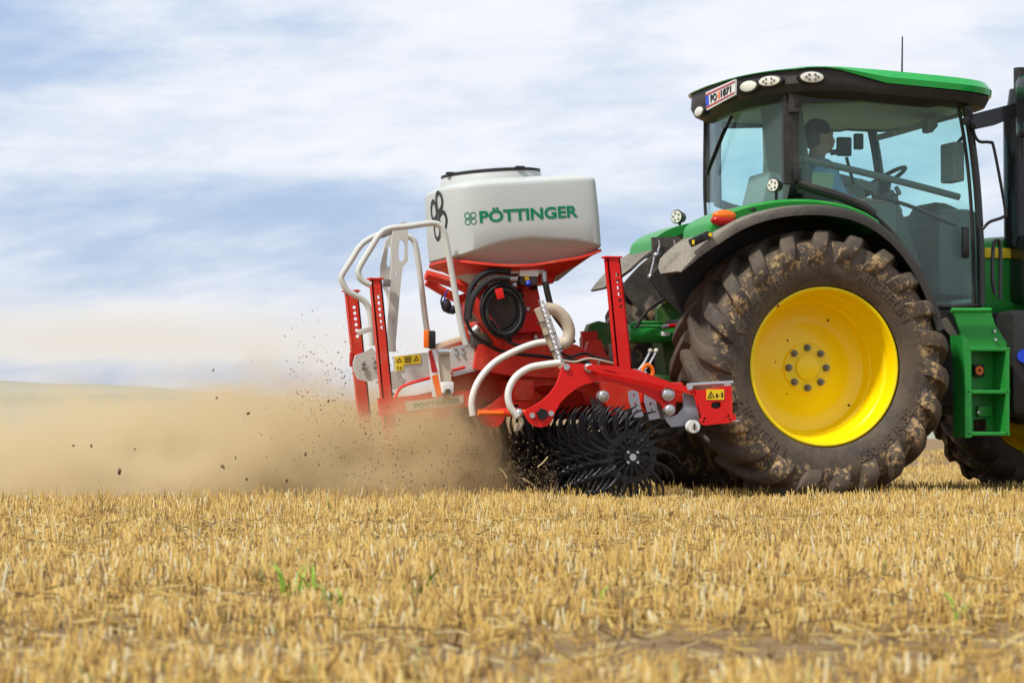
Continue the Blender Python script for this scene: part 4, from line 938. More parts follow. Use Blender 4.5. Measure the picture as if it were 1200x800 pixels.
q = PB(); a = W(*pxc(945, 373), IY0-.04); q.cyl(a+Vector((0, .03, 0)), a+Vector((0, -.02, 0)), .041, 'signwhite', 28); q.cyl(a+Vector((0, -.02, 0)), a+Vector((0, -.026, 0)), .016, 'hose_tan', 12); q.bar(a+Vector((0, -.028, .02)), a+Vector((0, -.028, -.02)), .006, .008, 'plain_black', 0); q.build('guide_roller', imp)
q = PB(); q.bar(W(*pxc(770, 412), .02), W(*pxc(930, 372), .02), .05, .045, 'rotor'); q.tube([W(*pxc(*p), -.05) for p in ((790, 408), (830, 405), (870, 410), (900, 398))], .012, 'rotor', 8, 4); q.build('rotor_arm', imp)
# toolbars and frame
q = PB()
q.box((W(745, 462, .9).x, 1.3, W(745, 462, 1.0).z), (.14, 2.3, .13), 'red_dusty', .015)
q.box((W(600, 462, 1.2).x, 1.75, W(600, 458, 1.2).z), (.14, 1.7, .14), 'red_dusty', .015)
q.box((W(500, 480, 1.5).x, 1.8, W(500, 484, 1.5).z), (.12, 1.4, .12), 'red_dusty', .015)
q.plate([(455, 470), (540, 452), (600, 436), (700, 430), (745, 436), (790, 456), (790, 488), (690, 492), (640, 490), (600, 488), (520, 488), (450, 490)], 2.0, .06, 'red_dusty')
q.plate([(530, 441), (568, 432), (600, 428), (650, 430), (648, 446), (600, 452), (556, 476), (520, 476), (522, 460)], 1.25, .04, 'red_dusty', holes=[(585, 440, 1.2), (575, 443, 1), (592, 440, 1)])
q.plate([(682, 425), (690, 400), (704, 398), (710, 415), (725, 430)], 1.2, .06, 'red_dusty'); q.plate([(682, 388), (700, 388), (703, 428), (684, 428)], 1.5, .04, 'red_dusty', holes=[(697, 404, 2)])
q.plate([(700, 430), (760, 444), (800, 462), (800, 486), (742, 482), (712, 476), (704, 455)], .62, .03, 'red_dusty')
q.box((W(598, 485, .2).x, .5, W(580, 482, .5).z), (.04, .9, .04), 'red_dusty', .006)
fr = q.build('main_frame', imp)
q = PB(); q.tube([W(*p, .3) for p in ((560, 484), (600, 484), (615, 483))], .018, 'orange', 8, 0); q.build('orange_rod', imp)
q = PB(); c = W(759, 436, .1); q.tube([c+Vector((.035*math.cos(a), 0, .045*math.sin(a))) for a in [R(-30+i*24) for i in range(10)]], .014, 'orange', 8, 3); q.cyl(W(742, 434, .1), W(757, 437, .1), .014, 'steel', 8); q.build('ball_hook', imp)
# spring steel tine holders (blue grey)
for Yt, xo, s in ((.15, 0, 1.0), (.45, 32, .9), (1.1, -45, .9), (.3, 18, .95), (.75, -18, .9)):
    q = PB(); P_ = [(x+xo, y) for x, y in ((738, 456), (745, 457), (750, 462), (752, 478), (756, 490), (744, 492), (738, 470))] if xo != 0 else [(737, 459), (742, 457), (748, 459), (751, 478), (755, 488), (744, 489), (738, 470)]
    q.plate(P_, Yt, .02, 'bluegrey', holes=[(743+xo, 463, 1.6), (744.5+xo, 473, 1.6), (746+xo, 480, 1.3)]); q.build('tine_holder', imp)
# posts with hole rows
def post(pts, Y, holes, m, lab=None):
    q = PB(); q.plate(pts, Y, .012, m, holes=holes)
    a, b = W(*pts[0], Y), W(*pts[1], Y); c, d = W(*pts[2], Y), W(*pts[3], Y); o2 = Vector((0, .07, 0))
    q.plate3([[a, a+o2, d+o2, d]], (.010, 0, 0), m); q.plate3([[b, b+o2, c+o2, c]], (-.010, 0, 0), m)
    q.box((a+b)/2+Vector((-.0, .035, -.004)), ((b-a).length+.03, .09, .012), m, .003)
    return q.build('perforated_post', imp, lab)
post([(711.5, 301), (726.5, 300), (741, 432), (724, 432)], .35, [(723.5, 322, 2.2), (724.2, 329.5, 2.2), (725, 337, 2.2), (726, 344.5, 2.2), (727, 352, 2.2), (728, 359, 2.2)], 'red', 'tall bright red post with hole row in front of the tractor hitch')
post([(435, 326.5), (447, 325), (470, 560), (457, 560)], 1.0, [(444, 348, 2.1), (444.6, 355, 2.1), (445.3, 362, 2.1), (446.2, 369, 2.1), (447.2, 376.3, 2.1), (448, 383.5, 2.1)], 'red_dusty', 'red rear post nearer to the hopper')
post([(406, 341), (419.5, 339), (441, 550), (428, 550)], 1.7, [(415.2, 360, 2.1), (416, 366.8, 2.1), (416.8, 373.5, 2.1), (417.5, 380.3, 2.1), (418.2, 387, 2.1), (419, 393.8, 2.1)], 'red_dusty', 'leftmost red rear post')
# handrails
q = PB(); q.tube([W(*p, .75) for p in ((546, 404), (541, 385), (533, 340), (526, 300), (521, 275), (516, 265), (506, 261.5), (480, 265), (456, 268), (445, 275), (434, 292), (422, 312), (420, 321), (424, 328), (434, 334))], .02, 'grey_white', 10, 6); q.build('handrail', imp, 'pale grey tubular handrail nearest the hopper')
q = PB(); q.tube([W(*p, 1.55) for p in ((502, 398), (498, 370), (492, 320), (487, 288), (483, 280), (476, 277), (466, 279))], .02, 'grey_white', 10, 6); q.build('handrail', imp, 'short pale handrail behind the slotted plates')
q = PB(); q.tube([W(*p, 1.35) for p in ((446, 274), (431, 281), (421, 290), (411, 306), (401, 322), (401, 330), (408, 341), (422, 349), (430, 357), (434, 370), (436, 405))], .02, 'grey_white', 10, 6); q.box(W(428, 387, 1.2), (.1, .05, .035), 'grey_white', .005, Matrix.Rotation(R(-20), 3, 'Y')); q.build('handrail', imp, 'pale grey handrail bent outwards at the far left')
# slotted plates
q = PB(); q.plate([(461, 266), (474, 259), (478, 262), (478, 306), (472, 313), (469, 340), (463, 412), (452, 412), (455, 372), (457, 330), (459, 310), (458, 290)], 1.15, .02, 'grey_white', holes=[[(468, 284), (470, 281), (473, 282), (475, 287), (474, 303), (471, 307), (468, 305), (467, 300)], (464.5, 320, 1.8), (460.5, 376, 1.5)]); q.build('slotted_plate', imp)
q = PB(); q.plate([(452, 282), (461, 272), (463, 276), (460, 312), (464, 318), (462, 330), (446, 327), (446, 312)], 1.4, .02, 'grey_white', holes=[[(455, 290), (458, 288), (459, 292), (458, 311), (455, 314), (453, 309)]]); q.build('slotted_plate', imp)
q = PB(); q.bar(W(446, 277, 1.2), W(462, 271, 1.2), .03, .03, 'nut'); q.bar(W(449, 331, 1.1), W(457, 332, 1.1), .05, .05, 'nut'); q.build('hinge', imp)
q = PB(); q.tube([W(*p, 1.2) for p in ((450, 335), (455, 345), (458, 365), (460, 385), (462, 412))], .014, 'grey_white', 8, 4); q.build('stay_rod', imp)
# platform side
q = PB(); q.plate([(461, 418), (498, 413), (528, 412), (529, 407), (551, 402), (578, 422), (568, 431), (532, 440), (508, 443), (478, 449), (474, 440), (462, 436)], .95, .015, 'grey_white'); q.box(W(530, 432, 1.5), (.55, 1.0, .02), 'grey_white', .004)
pl = q.build('platform', imp)
for p in ((533, 407.5), (541, 407), (534, 414.5), (542, 414)):
    q = PB(); a = W(*p, .95); q.cyl(a, a+Vector((0, -.014, 0)), .011, 'steel', 6); q.build('bolt', pl)
q = PB(); q.plate([(530, 438), (567, 429.5), (568, 431.5), (532, 441)], .93, .01, 'steel'); q.tube([W(*p, .92) for p in ((458, 473), (463, 466), (468, 456), (478, 450), (503, 443), (530, 437))], .010, 'red', 8, 3); q.tube([W(*p, .93) for p in ((530, 434), (545, 430))], .01, 'red', 6, 0); q.sphere(W(458.5, 476, .92), .02, 'steel', (.8, .8, 1.2)); q.build('latch_rod', pl)
q = PB()
def Q(x, y, o=0): return W(x, y, .945-o)
q.plate3([[Q(463, 417.5), Q(492.5, 414.5), Q(493, 425.5), Q(472.5, 427.5), Q(472.5, 433.5), Q(463.5, 434.5)]], (0, -.002, 0), 'signyel')
for x0, x1, y in ((464.5, 471, 424), (484.5, 491, 422)): q.plate3([[Q(x0, y+1, .003), Q(x1, y, .003), Q((x0+x1)/2, y-5.5, .003)], [Q(x0+1.3, y, .003), Q(x1-1.3, y-.6, .003), Q((x0+x1)/2, y-3.6, .003)]], (0, -.001, 0), 'plain_black')
for i in range(4): q.plate3([[Q(474, 418.3+i*1.9, .003), Q(482, 417.6+i*1.9, .003), Q(482, 418.5+i*1.9, .003), Q(474, 419.3+i*1.9, .003)]], (0, -.001, 0), 'plain_black')
for x in (465.5, 469): q.plate3([[Q(x, 432.5, .003), Q(x+1.6, 432.3, .003), Q(x+1.6, 429.3, .003), Q(x, 429.5, .003)]], (0, -.001, 0), 'plain_black')
q.build('warning_sticker', pl)
# round bracket plates at the left
q = PB(); q.plate([(436, 407), (440, 412), (443, 425), (443, 444), (430, 447), (419, 444), (415, 435), (414, 425), (417, 416), (426, 413)], 1.45, .02, 'grey_white', holes=[]); q.build('mounting_plate', imp); q = PB(); q.plate([(462, 433), (470, 439), (476, 446), (474, 452), (463, 456), (448, 454), (440, 447), (452, 440)], 1.2, .02, 'grey_white')
br = q.build('mounting_plate', imp)
for p in ((426, 427), (440, 424.5), (440, 431), (426, 432)):
    q = PB(); a = W(*p, 1.44); q.cyl(a, a+Vector((0, -.014, 0)), .014, 'nut', 6); q.build('bolt', br)
# light board with stripes, lamps
q = PB(); q.plate([(502, 411), (511, 409), (519, 466), (507, 465)], .8, .012, 'signwhite'); 
q.plate([(502, 411), (506, 410), (513, 436), (506, 436)], .797, .002, 'redlens'); q.plate([(506, 440), (513, 438), (518, 464), (512, 466)], .797, .002, 'orange'); q.build('striped_board', imp)
q = PB(); q.plate([(515, 414), (527, 412), (530, 466), (520, 466)], .82, .04, 'hose_tan'); q.cyl(W(513, 412, .8), W(526, 412, .8), .022, 'steel', 12); q.build('actuator', imp)
q = PB(); q.box(W(524, 454, .78), (.075, .06, .075), 'signwhite', .008); q.cyl(W(525, 459, .745), W(525, 459, .735), .02, 'plain_black', 16); q.build('lamp_housing', imp)
q = PB(); q.box(W(499.5, 397, .78), (.035, .03, .12), 'orange', .014); q.box(W(506, 398, .82), (.05, .04, .12), 'black', .015); q.build('marker_lamp', imp, 'orange marker lamp beside the handrail foot')
q = PB(); q.box(W(412, 421, 1.6), (.03, .03, .10), 'redlens', .012); q.build('marker_lamp', imp, 'red marker lamp at the far left')
q = PB(); q.plate([(444, 467), (552, 457), (552, 476), (446, 487)], .86, .05, 'red_dusty'); nb = q.build('name_bar', imp)
q = PB(); NQ = [W(*p, .855) for p in ((476, 482), (543, 473.5), (543, 462.5), (475, 470.5))]; q.plate3([NQ], (0, -.003, 0), 'hose_tan'); vs, fs = textmesh('PÖTTINGER', 1, .5, .03)
q.add([NQ[0]*(1-(.14+.8*x))*(1-(.2+.6*y))+NQ[1]*(.14+.8*x)*(1-(.2+.6*y))+NQ[2]*(.14+.8*x)*(.2+.6*y)+NQ[3]*(1-(.14+.8*x))*(.2+.6*y)+Vector((0, -.005-.001*z, 0)) for x, y, z in vs], fs, 'textgreen'); q.build('name_plate', nb)
q = PB(); q.tube([W(*p, .7) for p in ((606, 488), (612, 493), (610, 500), (604, 504), (607, 496))], .012, 'hose_tan', 8, 4); q.build('hose_end', imp); q = PB(); q.sphere(W(608, 484, -.1), .03, 'steel'); q.build('ball_joint', imp)

# ---- spiked rotor
RC = W(740, 535.5, -.05); RC.z = max(RC.z, .285)
def tine(theta, y, pb):
    P = []
    for r, dt in ((.12, .02), (.155, .03), (.20, .02), (.25, -.03), (.296, -.12), (.333, -.26)):
        a = theta+dt; P.append(Vector((RC.x+r*math.cos(a), y, RC.z+r*math.sin(a))))
    n0 = len(pb.v); pb.tube(P, (.0185, .0045), 'rotor', 7, 4, flat=.62)
NT = 16
def disc(y):
    q = PB(); c = Vector((RC.x, y, RC.z))
    q.rings([[c+Vector((r*math.cos(a), dy, r*math.sin(a))) for a in [2*math.pi*i/48 for i in range(48)]] for r, dy in ((.165, -.006), (.165, .006), (.128, .006), (.128, -.006), (.165, -.006))], 'rotor', False, False)
    q.cyl(c+Vector((0, -.02, 0)), c+Vector((0, .02, 0)), .055, 'rotor', 24); q.cyl(c, c+Vector((0, .168, 0)), .03, 'rotor', 12)
    for i in range(16): a = 2*math.pi*i/16; q.bar(c+Vector((.05*math.cos(a), 0, .05*math.sin(a))), c+Vector((.14*math.cos(a), 0, .14*math.sin(a))), .010, .012, 'rotor', .002)
    for i in range(16): a = 2*math.pi*(i+.5)/16; p = c+Vector((.147*math.cos(a), -.006, .147*math.sin(a))); q.cyl(p, p+Vector((0, -.006, 0)), .007, 'rotor', 6)
    return q.build('rotor_disc', imp, org=c)
tb = PB()
for k in range(16):
    y = -.05+k*.168
    if k == 0:
        d0 = disc(y); d = d0
        q = PB(); c = Vector((RC.x, y, RC.z)); q.cyl(c+Vector((0, -.02, 0)), c+Vector((0, -.032, 0)), .022, 'steel', 16)
        for i in range(4): a = R(45+90*i); p = c+Vector((.045*math.cos(a), -.02, .045*math.sin(a))); q.cyl(p, p+Vector((0, -.012, 0)), .009, 'steel', 8)
        q.build('hub_bolts', d)
        protos = []
        for i in range(NT):
            q = PB(); tine(2*math.pi*i/NT+R(8), y, q); protos.append(q.build('tine', d, org=c))
    else:
        d = d0.copy(); col.objects.link(d); d.location = d0.location+Vector((0, k*.168, 0)); d.rotation_euler = (0, k*.31, 0); ORG[d.name] = ORG[d0.name]
        if k < 6:
            for t in protos: c_ = t.copy(); col.objects.link(c_); c_.parent = d
        else:
            for i in range(NT): tine(2*math.pi*i/NT+k*.37, y, tb)
tb.build('tine', imp, kind='stuff')
# cultivator tines deeper in the dust
for i, (x, Y) in enumerate([(-1.75, 1.3), (-1.75, 1.9), (-1.75, 2.4), (-2.2, 1.1), (-2.2, 1.6), (-2.2, 2.1)]):
    q = PB(); q.tube([(x, Y, .62), (x+.1, Y, .5), (x+.12, Y, .3), (x+.02, Y, .12), (x+.10, Y, -.02)], (.03, .02), 'black', 8, 5, flat=.6); q.plate3([[Vector((x-.02, Y-.06, .16)), Vector((x+.16, Y-.03, -.03)), Vector((x+.16, Y+.03, -.03)), Vector((x-.02, Y+.06, .16))]], (.012, 0, .006), 'steel'); q.build('cultivator_tine', imp)

# ================================================================== FIELD
def gpt(px, py):
    d = ray(px, py); return CAM+d*(-CAM.z/d.z)
AX = Vector((math.sin(YAW), math.cos(YAW))); RX = Vector((math.cos(YAW), -math.sin(YAW)))
def scatter(n, d0, d1, powr, margin):
    """points in the wedge seen from the camera's side of the field, with margin"""
    u = rng.random(n*3); 
    dd = (d0**(powr)+u*(d1**powr-d0**powr))**(1/powr) if powr else d0*(d1/d0)**u
    hw = .194*dd+margin; hwmax = .194*d1+margin
    keep = rng.random(n*3) < hw/hwmax*(1 if powr else 1); dd = dd[keep][:n]; hw = hw[keep][:n]
    lat = (rng.random(len(dd))*2-1)*hw
    return CAM.x+AX.x*dd+RX.x*lat, CAM.y+AX.y*dd+RX.y*lat, dd
def stalks():
    xs, ys, ds = [], [], []
    for n, a, b, p, mg in ((46000, 1.6, 19, 1.0, 1.3), (9000, 19, 34, .6, 1.5), (5000, 34, 75, .2, 2)):
        x, y, d = scatter(n, a, b, p, mg); xs.append(x); ys.append(y); ds.append(d)
    x = np.concatenate(xs); y = np.concatenate(ys); d = np.concatenate(ds)
    y = np.where(rng.random(len(y)) < .85, np.round(y/.135)*.135+rng.normal(0, .018, len(y)), y)     # drill rows
    dens = np.array([noise.noise(Vector((a*.9, b*2.6, 3)))+.5*noise.noise(Vector((a*3.1, b*5.1, 9))) for a, b in zip(x, y)])
    lowf = np.array([noise.noise(Vector((a*.13, b*1.0, 20))) for a, b in zip(x, y)])
    keep = rng.random(len(x)) < np.clip(.82+dens*1.3+lowf*.9, .08, 1)
    track = np.exp(-((y+10.5)/.2)**2)*.55+np.exp(-((y+8.2)/.13)**2)*.4+np.exp(-((y+12.4)/.15)**2)*.5
    keep &= rng.random(len(x)) > track
    tilled = (x < -1.3) & (y > -.1) & (y < 2.5); keep &= ~(tilled & (rng.random(len(x)) < .85))
    keep &= ~((np.abs(x) < .35) & (y > 0) & (y < .65)) & ~((np.abs(x) < .35) & (y > 2*TY-.65) & (y < 2*TY))
    x, y, d, dens, lowf = x[keep], y[keep], d[keep], dens[keep], lowf[keep]; m = len(x)
    h = np.clip(rng.normal(.054, .012, m), .015, .10)*(1+.25*np.clip(dens*1.3, -1, 1)+.8*lowf); h[rng.random(m) < .15] *= .55
    h[d > 13] *= 1.25; h[(x > -2.1) & (x < -.5) & (y > -1.3) & (y < 0)] *= .6
    tint = rng.random(m); lx, ly = rng.normal(0, .12, m), rng.normal(0, .12, m)
    g = 4; rp = lambda a: np.repeat(a, g)                                                     # each plant leaves a few stalks
    ox, oy = rng.normal(0, .0085, m*g), rng.normal(0, .0075, m*g); n = m*g
    sc_ = np.maximum(1, rp(d)/17)**.8
    x = rp(x)+ox*sc_; y = rp(y)+oy*sc_; d = rp(d); h = rp(h)*rng.uniform(.72, 1.12, n)
    r = rng.uniform(.0016, .0030, n)*sc_
    vx = rp(lx)+ox*16+rng.normal(0, .14, n); vy = rp(ly)+oy*16+rng.normal(0, .14, n); bent = rng.random(n) < .09
    vx[bent] += rng.normal(0, .9, bent.sum()); vy[bent] += rng.normal(0, .9, bent.sum())
    ax = np.stack([vx, vy, np.ones(n)], 1); ax /= np.linalg.norm(ax, axis=1)[:, None]
    base = np.stack([x, y, np.full(n, -.015)], 1); top = base+ax*(h+.012)[:, None]
    k = 4; ang = rng.random(n)[:, None]*6.28+np.arange(k)[None]*2*np.pi/k
    e = np.stack([np.cos(ang), np.sin(ang), np.zeros_like(ang)], 2)
    cut = rng.uniform(-.6, .6, (n, 1))*np.cos(ang)
    V0 = base[:, None]+e*r[:, None, None]*1.05; V1 = top[:, None]+e*r[:, None, None]*.95; V1[:, :, 2] += cut*r[:, None]*2.2
    V = np.concatenate([V0, V1], 1).reshape(-1, 3)
    o = (np.arange(n)*2*k)[:, None, None]
    q = np.array([[i, (i+1) % k, (i+1) % k+k, i+k] for i in range(k)]+[[k, k+1, k+2, k+3]])[None]
    F = (o+q).reshape(-1, 4)
    c = np.clip(rp(tint)*.55+rng.random(n)*.45+rng.normal(0, .08, n), 0, 1)
    c = np.where(rng.random(n) < .012, .985, np.minimum(c, .955)); return V, F, np.repeat(c, 2*k), n
def litter(n):
    x, y, d = scatter(n, 1.6, 26, 1.0, 1.3)
    L_ = rng.uniform(.015, .085, n)*(1+(rng.random(n) < .12)*1.2); a = rng.random(n)*6.28; t = np.abs(rng.normal(0, .22, n))
    z = rng.uniform(.004, .045, n); w = rng.uniform(.0016, .0034, n)*np.maximum(1, d/14)**.6
    dx = np.stack([np.cos(a)*np.cos(t), np.sin(a)*np.cos(t), np.sin(t)], 1)*L_[:, None]/2; sx = np.stack([-np.sin(a), np.cos(a), 0*a], 1)*w[:, None]; up = np.zeros((n, 3)); up[:, 2] = w*1.3
    c = np.stack([x, y, z], 1)
    V = np.stack([c-dx-sx, c-dx+sx, c-dx+up, c+dx-sx, c+dx+sx, c+dx+up], 1).reshape(-1, 3)
    o = (np.arange(n)*6)[:, None, None]; F = (o+np.array([[0, 1, 4, 3], [1, 2, 5, 4], [2, 0, 3, 5]])[None]).reshape(-1, 4)
    return V, F, np.repeat(rng.random(n), 6), n
def npmesh(name, V, F, C, mat):
    me = bpy.data.meshes.new(name); me.vertices.add(len(V)); me.vertices.foreach_set('co', V.astype(np.float32).ravel())
    me.loops.add(F.size); me.loops.foreach_set('vertex_index', F.astype(np.int32).ravel()); me.polygons.add(len(F))
    me.polygons.foreach_set('loop_start', np.arange(len(F), dtype=np.int32)*4)
    at = me.attributes.new('tint', 'FLOAT', 'POINT'); at.data.foreach_set('value', C.astype(np.float32))
    me.update(calc_edges=True); me.materials.append(mat); o = bpy.data.objects.new(name, me); col.objects.link(o); return o
def strawmat(name, dark=1.0):
    m, n, l, p = newmat(name); a = n.new('ShaderNodeAttribute'); a.attribute_name = 'tint'
    r = n.new('ShaderNodeValToRGB'); cr = r.color_ramp; e = cr.elements
    cols = [(0, (.16, .08, .02)), (.22, (.44, .245, .045)), (.5, (.78, .47, .09)), (.74, (.92, .64, .17)), (.955, (.95, .85, .55)), (.975, (.38, .36, .10)), (1, (.30, .33, .06))]
    e[0].position = 0; e[0].color = (*[v*dark for v in cols[0][1]], 1); e[1].position = 1; e[1].color = (*[v*dark for v in cols[-1][1]], 1)
    for p_, c_ in cols[1:-1]: x = cr.elements.new(p_); x.color = (*[v*dark for v in c_], 1)
    l.new(a.outputs['Fac'], r.inputs[0]); g = n.new('ShaderNodeNewGeometry'); z = n.new('ShaderNodeTexNoise'); z.inputs['Scale'].default_value = 90; l.new(g.outputs['Position'], z.inputs['Vector'])
    mx = n.new('ShaderNodeMix'); mx.data_type = 'RGBA'; mx.blend_type = 'MULTIPLY'; mx.inputs[0].default_value = .3; l.new(r.outputs[0], mx.inputs[6]); l.new(z.outputs[0], mx.inputs[7])
    b = n.new('ShaderNodeMix'); b.data_type = 'RGBA'; b.inputs[0].default_value = 0; l.new(mx.outputs[2], b.inputs[6])
    l.new(b.outputs[2], p.inputs['Base Color']); p.inputs['Roughness'].default_value = .5
    t = n.new('ShaderNodeBsdfTranslucent'); l.new(b.outputs[2], t.inputs[0]); ms = n.new('ShaderNodeMixShader'); ms.inputs[0].default_value = .06
    l.new(p.outputs[0], ms.inputs[1]); l.new(t.outputs[0], ms.inputs[2]); l.new(ms.outputs[0], n['Material Output'].inputs[0]); return m
V, F, C, n = stalks(); tag(npmesh('stubble', V, F, C, strawmat('straw_stubble', .80)), 'golden cut straw stubble covering the whole field', 'stubble', kind='stuff')
V, F, C, n = litter(42000); tag(npmesh('loose_straw', V, F, C*.9, strawmat('loose_straw_material', .74)), 'loose pale straw lying between the stubble rows', 'straw', kind='stuff')
# green weeds
M['weed'] = paint('weed_leaf', (.22, .36, .03), .5, dust=0, bump=0)
for px, py, sz, lab in ((345, 705, 1.0, 'green weed tuft in the stubble, left of the middle foreground'), (492, 705, .5, 'small green weed sprig in the foreground stubble below the rotor'), (400, 722, .55, 'low green weed sprig just right of the largest weed tuft'), (700, 716, .35, 'tiny green weed in the middle foreground stubble'), (1120, 733, .35, 'tiny green weed at the right foreground')):
    g0 = gpt(px, py); q = PB()
    for k in range(int(16*sz+3)):
        a = random.random()*6.28; b = g0+Vector((random.gauss(0, .03*sz), random.gauss(0, .03*sz), 0)); Lf = random.uniform(.05, .12)*(.7+.4*sz); d = Vector((math.cos(a), math.sin(a), 0)); s2 = Vector((-d.y, d.x, 0))*random.uniform(.0025, .005)
        pts = [b, b+d*Lf*.25+Vector((0, 0, Lf*.6)), b+d*Lf*.7+Vector((0, 0, Lf*.85))]
        q.add([pts[0]-s2*.6, pts[0]+s2*.6, pts[1]+s2, pts[1]-s2, pts[2]], [(0, 1, 2, 3), (3, 2, 4)], 'weed')
    tag(q.build('weed_tuft', org=g0), lab, 'weed')

# ================================================================== DUST, CLODS
def dustmat():
    m = bpy.data.materials.new('dust'); m.use_nodes = True; n = m.node_tree.nodes; l = m.node_tree.links; n.clear()
    o = n.new('ShaderNodeOutputMaterial'); v = n.new('ShaderNodeVolumePrincipled'); l.new(v.outputs[0], o.inputs['Volume'])
    v.inputs['Color'].default_value = (.92, .755, .465, 1); v.inputs['Anisotropy'].default_value = .1
    t = n.new('ShaderNodeTexCoord'); s = n.new('ShaderNodeSeparateXYZ'); l.new(t.outputs['Object'], s.inputs[0]); X, Y, Z = s.outputs
    def mth(op, a, b=None, c=None):
        q = n.new('ShaderNodeMath'); q.operation = op
        for i, w in enumerate((a, b, c)):
            if w is None: continue
            if isinstance(w, (int, float)): q.inputs[i].default_value = w
            else: l.new(w, q.inputs[i])
        return q.outputs[0]
    def mrg(val, a, b, c=0, d=1):
        q = n.new('ShaderNodeMapRange'); q.interpolation_type = 'SMOOTHSTEP'; l.new(val, q.inputs[0])
        for i, x in enumerate((a, b)): q.inputs[i+1].default_value = x
        for i, x in enumerate((c, d)):
            if isinstance(x, (int, float)): q.inputs[i+3].default_value = x
            else: l.new(x, q.inputs[i+3])
        return q.outputs[0]
    nz = n.new('ShaderNodeTexNoise'); nz.inputs['Scale'].default_value = 1.5; nz.inputs['Detail'].default_value = 4; nz.inputs['Roughness'].default_value = .6
    mp = n.new('ShaderNodeMapping'); mp.inputs['Scale'].default_value = (1, .8, 1.25); l.new(t.outputs['Object'], mp.inputs[0]); l.new(mp.outputs[0], nz.inputs['Vector'])
    hs = mrg(X, -5.5, -1.8, .36, .43)                        # cloud height grows away from the machine
    zz = mth('DIVIDE', mth('MAXIMUM', Z, 0.0), mth('ADD', hs, mth('MULTIPLY', mth('SUBTRACT', nz.outputs[0], .5), .8)))
    hf = mth('POWER', 2.718, mth('MULTIPLY', mth('POWER', zz, 2.2), -1.0))
    nb = n.new('ShaderNodeTexNoise'); nb.inputs['Scale'].default_value = 4.2; nb.inputs['Detail'].default_value = 5; nb.inputs['Roughness'].default_value = .6; l.new(t.outputs['Object'], nb.inputs['Vector'])
    Xw = mth('ADD', X, mth('ADD', mth('MULTIPLY', mth('SUBTRACT', nz.outputs[0], .5), 1.6), mth('MULTIPLY', mth('SUBTRACT', nb.outputs[0], .5), .8)))
    near = mrg(mth('SUBTRACT', Y, mrg(Xw, -2.65, -1.3, -.5, 1.9)), 0.0, .8)
    far = mrg(Y, 6.9, 4.5); xr_ = mrg(X, -.2, -1.4); xl = mrg(X, -13.8, -11)
    puff = mrg(mth('ADD', mth('MULTIPLY', nz.outputs[0], .55), mth('MULTIPLY', nb.outputs[0], .45)), .40, .60, .04, 1.9)
    rho = mrg(X, -6.0, -2.4, .5, 7.0)
    d = mth('MULTIPLY', mth('MULTIPLY', mth('MULTIPLY', hf, near), mth('MULTIPLY', far, xr_)), mth('MULTIPLY', mth('MULTIPLY', puff, rho), xl))
    cm = n.new('ShaderNodeMix'); cm.data_type = 'RGBA'; l.new(mrg(X, -4.6, -2.0), cm.inputs[0]); cm.inputs[6].default_value = (.92, .77, .50, 1); cm.inputs[7].default_value = (.80, .61, .35, 1)
    l.new(cm.outputs[2], v.inputs['Color']); l.new(d, v.inputs['Density']); return m
M['dust'] = dustmat()
q = PB(); x0, x1, y0, y1, z0, z1 = -14, 0, -.45, 7, .0, 1.5
q.add([(x0, y0, z0), (x1, y0, z0), (x1, y1, z0), (x0, y1, z0), (x0, y0, z1), (x1, y0, z1), (x1, y1, z1), (x0, y1, z1)], [(0, 3, 2, 1), (4, 5, 6, 7), (0, 1, 5, 4), (1, 2, 6, 5), (2, 3, 7, 6), (3, 0, 4, 7)], 'dust')
tag(q.build('dust_cloud', org=(0, 0, 0)), 'tan dust cloud trailing low over the field behind the machine', 'dust', kind='stuff')
def spray(n):
    k = rng.random(n); px = 655-np.abs(rng.normal(0, 110, n)); py = 578-np.abs(rng.normal(0, 1, n))*(18+.16*(655-px)); Y = rng.uniform(-.75, .2, n)
    up = (rng.random(n) < .25); px[up] = rng.uniform(340, 470, up.sum()); py[up] = rng.uniform(400, 560, up.sum())
    C0 = np.array([tuple(W(a, b, c)) for a, b, c in zip(px, py, Y)]); C0 = C0[C0[:, 2] > .02]; n = len(C0)
    r = rng.exponential(.0017, n)+.0008; r = np.minimum(r, .007)
    T = np.array([[1, 0, -.5], [-.5, .87, -.5], [-.5, -.87, -.5], [0, 0, 1], [0, 0, -1]])
    J = T[None]*(1+rng.uniform(-.45, .45, (n, 5, 3)))
    V = (C0[:, None]+J*r[:, None, None]).reshape(-1, 3); o = (np.arange(n)*5)[:, None, None]
    F = (o+np.array([[0, 1, 3, 3], [1, 2, 3, 3], [2, 0, 3, 3], [1, 0, 4, 4], [2, 1, 4, 4], [0, 2, 4, 4]])[None])
    me = bpy.data.meshes.new('soil_spray'); me.from_pydata(V.tolist(), [], [tuple(f[:3]) for f in F.reshape(-1, 4).tolist()]); me.materials.append(M['clod'])
    o_ = bpy.data.objects.new('soil_spray', me); col.objects.link(o_); return o_
tag(spray(3800), 'fine dark soil crumbs sprayed up behind the rotor', 'soil spray', kind='stuff')
def clodmesh(seed):
    bm = bmesh.new(); bmesh.ops.create_icosphere(bm, subdivisions=2, radius=1); me = bpy.data.meshes.new('dirt_clod')
    for v in bm.verts: v.co *= 1+.5*noise.noise(v.co*1.3+Vector((seed*7, 0, 0)))+.3*noise.noise(v.co*3+Vector((0, seed*5, 0))); v.co.x *= 1.0+.3*(seed % 3)
    bm.to_mesh(me); bm.free(); me.materials.append(M['clod']); return me
CM_ = [clodmesh(i) for i in range(5)]
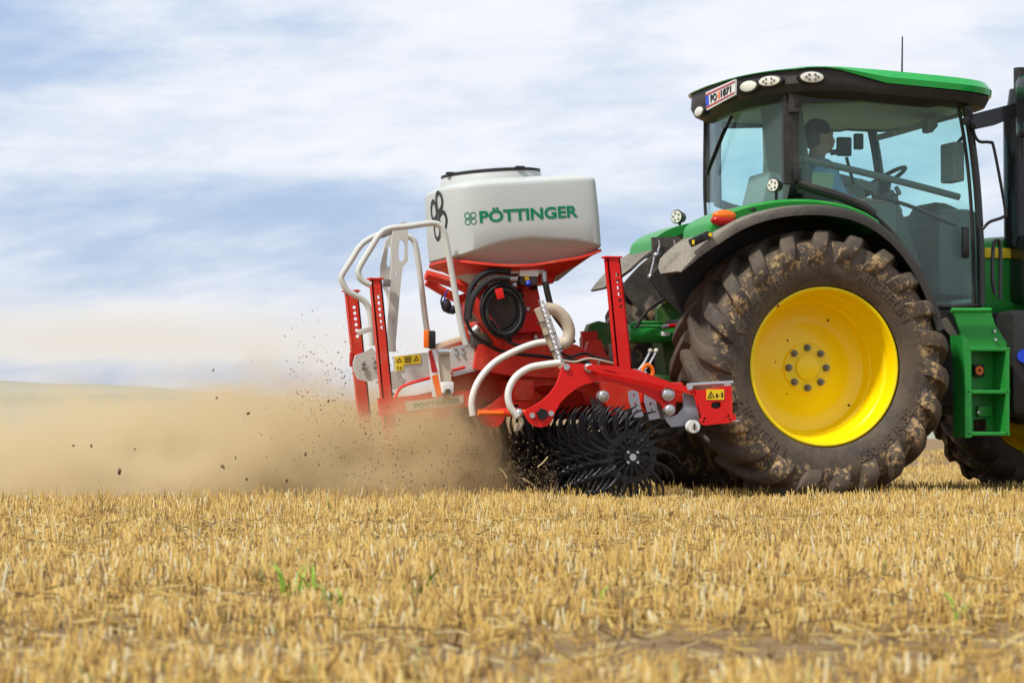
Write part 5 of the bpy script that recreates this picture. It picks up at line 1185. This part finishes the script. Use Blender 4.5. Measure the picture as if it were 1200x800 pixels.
def clod(px, py, Y, r, lab=None):
    o = bpy.data.objects.new('dirt_clod', CM_[random.randrange(5)]); col.objects.link(o); o.location = W(px, py, Y); o.scale = (r, r*random.uniform(.6, 1), r*random.uniform(.6, 1)); o.rotation_euler = [random.random()*6 for _ in range(3)]
    tag(o, lab or 'small dark soil crumb flying through the dust', 'dirt clod', 'dirt clods flying in the dust')
big = [(140, 552.5, 4.2, 'largest flat brown clod flying low over the stubble at the left'), (86, 522, 2.6, 'clod at the left edge of the dust, left one of a close pair'), (107, 522, 2.4, 'clod at the left edge of the dust, right one of a close pair'),
       (254, 466, 2.3, 'dark clod in the air where hill crest and sky meet'), (291, 484, 2.7, 'round black clod hanging mid air left of the red posts'), (261, 546.5, 3.1, 'dark clod low over the stubble left of the trio of crumbs'),
       (289, 561, 3.2, 'clod skimming the stubble tops beneath the dust'), (358, 532, 2.8, 'upright dark clod in the dense dust left of the machine'), (385, 470, 2.6, 'clod just left of the leftmost red post'), (336, 563, 3.2, 'clod touching the stubble line left of the machine'),
       (250, 433.5, 2.2, 'highest brown clod against the pale sky'), (276, 536, 2.2, 'clod just above the low clod pair'), (158, 526, 1.8, 'single small clod between the pair and the machine')]
for px, py, r, lab in big: clod(px, py, -.5, r/180*.6, lab)
for k in range(225):
    px = 430-abs(random.gauss(0, 85)); py = 560-abs(random.gauss(0, 62)) if k % 3 else random.uniform(360, 500)
    if k % 3 == 0: px = random.uniform(330, 420)
    clod(px, py, random.uniform(-.8, -.4), random.choice((.28, .3, .35, .4, .5, .7))/180)
for k in range(40): clod(random.uniform(440, 620), random.uniform(490, 570), random.uniform(-.7, -.45), random.choice((.4, .6, .9))/180)
M['straw'] = paint('flying_straw_material', (.66, .5, .24), .6, dust=0, bump=0)
for a, b, c in (((448, 517), (456, 519), (461, 523)), ((449, 556), (451, 562), (453, 566)), ((612, 560), (622, 566), (629, 573)), ((642, 535), (636, 542), (630, 547)), ((585, 549), (590, 553), (594, 560))):
    q = PB(); q.tube([W(*a, -.4), W(*b, -.4), W(*c, -.4)], .0035, 'straw', 5, 4); tag(q.build('flying_straw'), 'thin straw piece flying in the dust behind the rotor', 'straw', 'straw pieces flying in the dust')
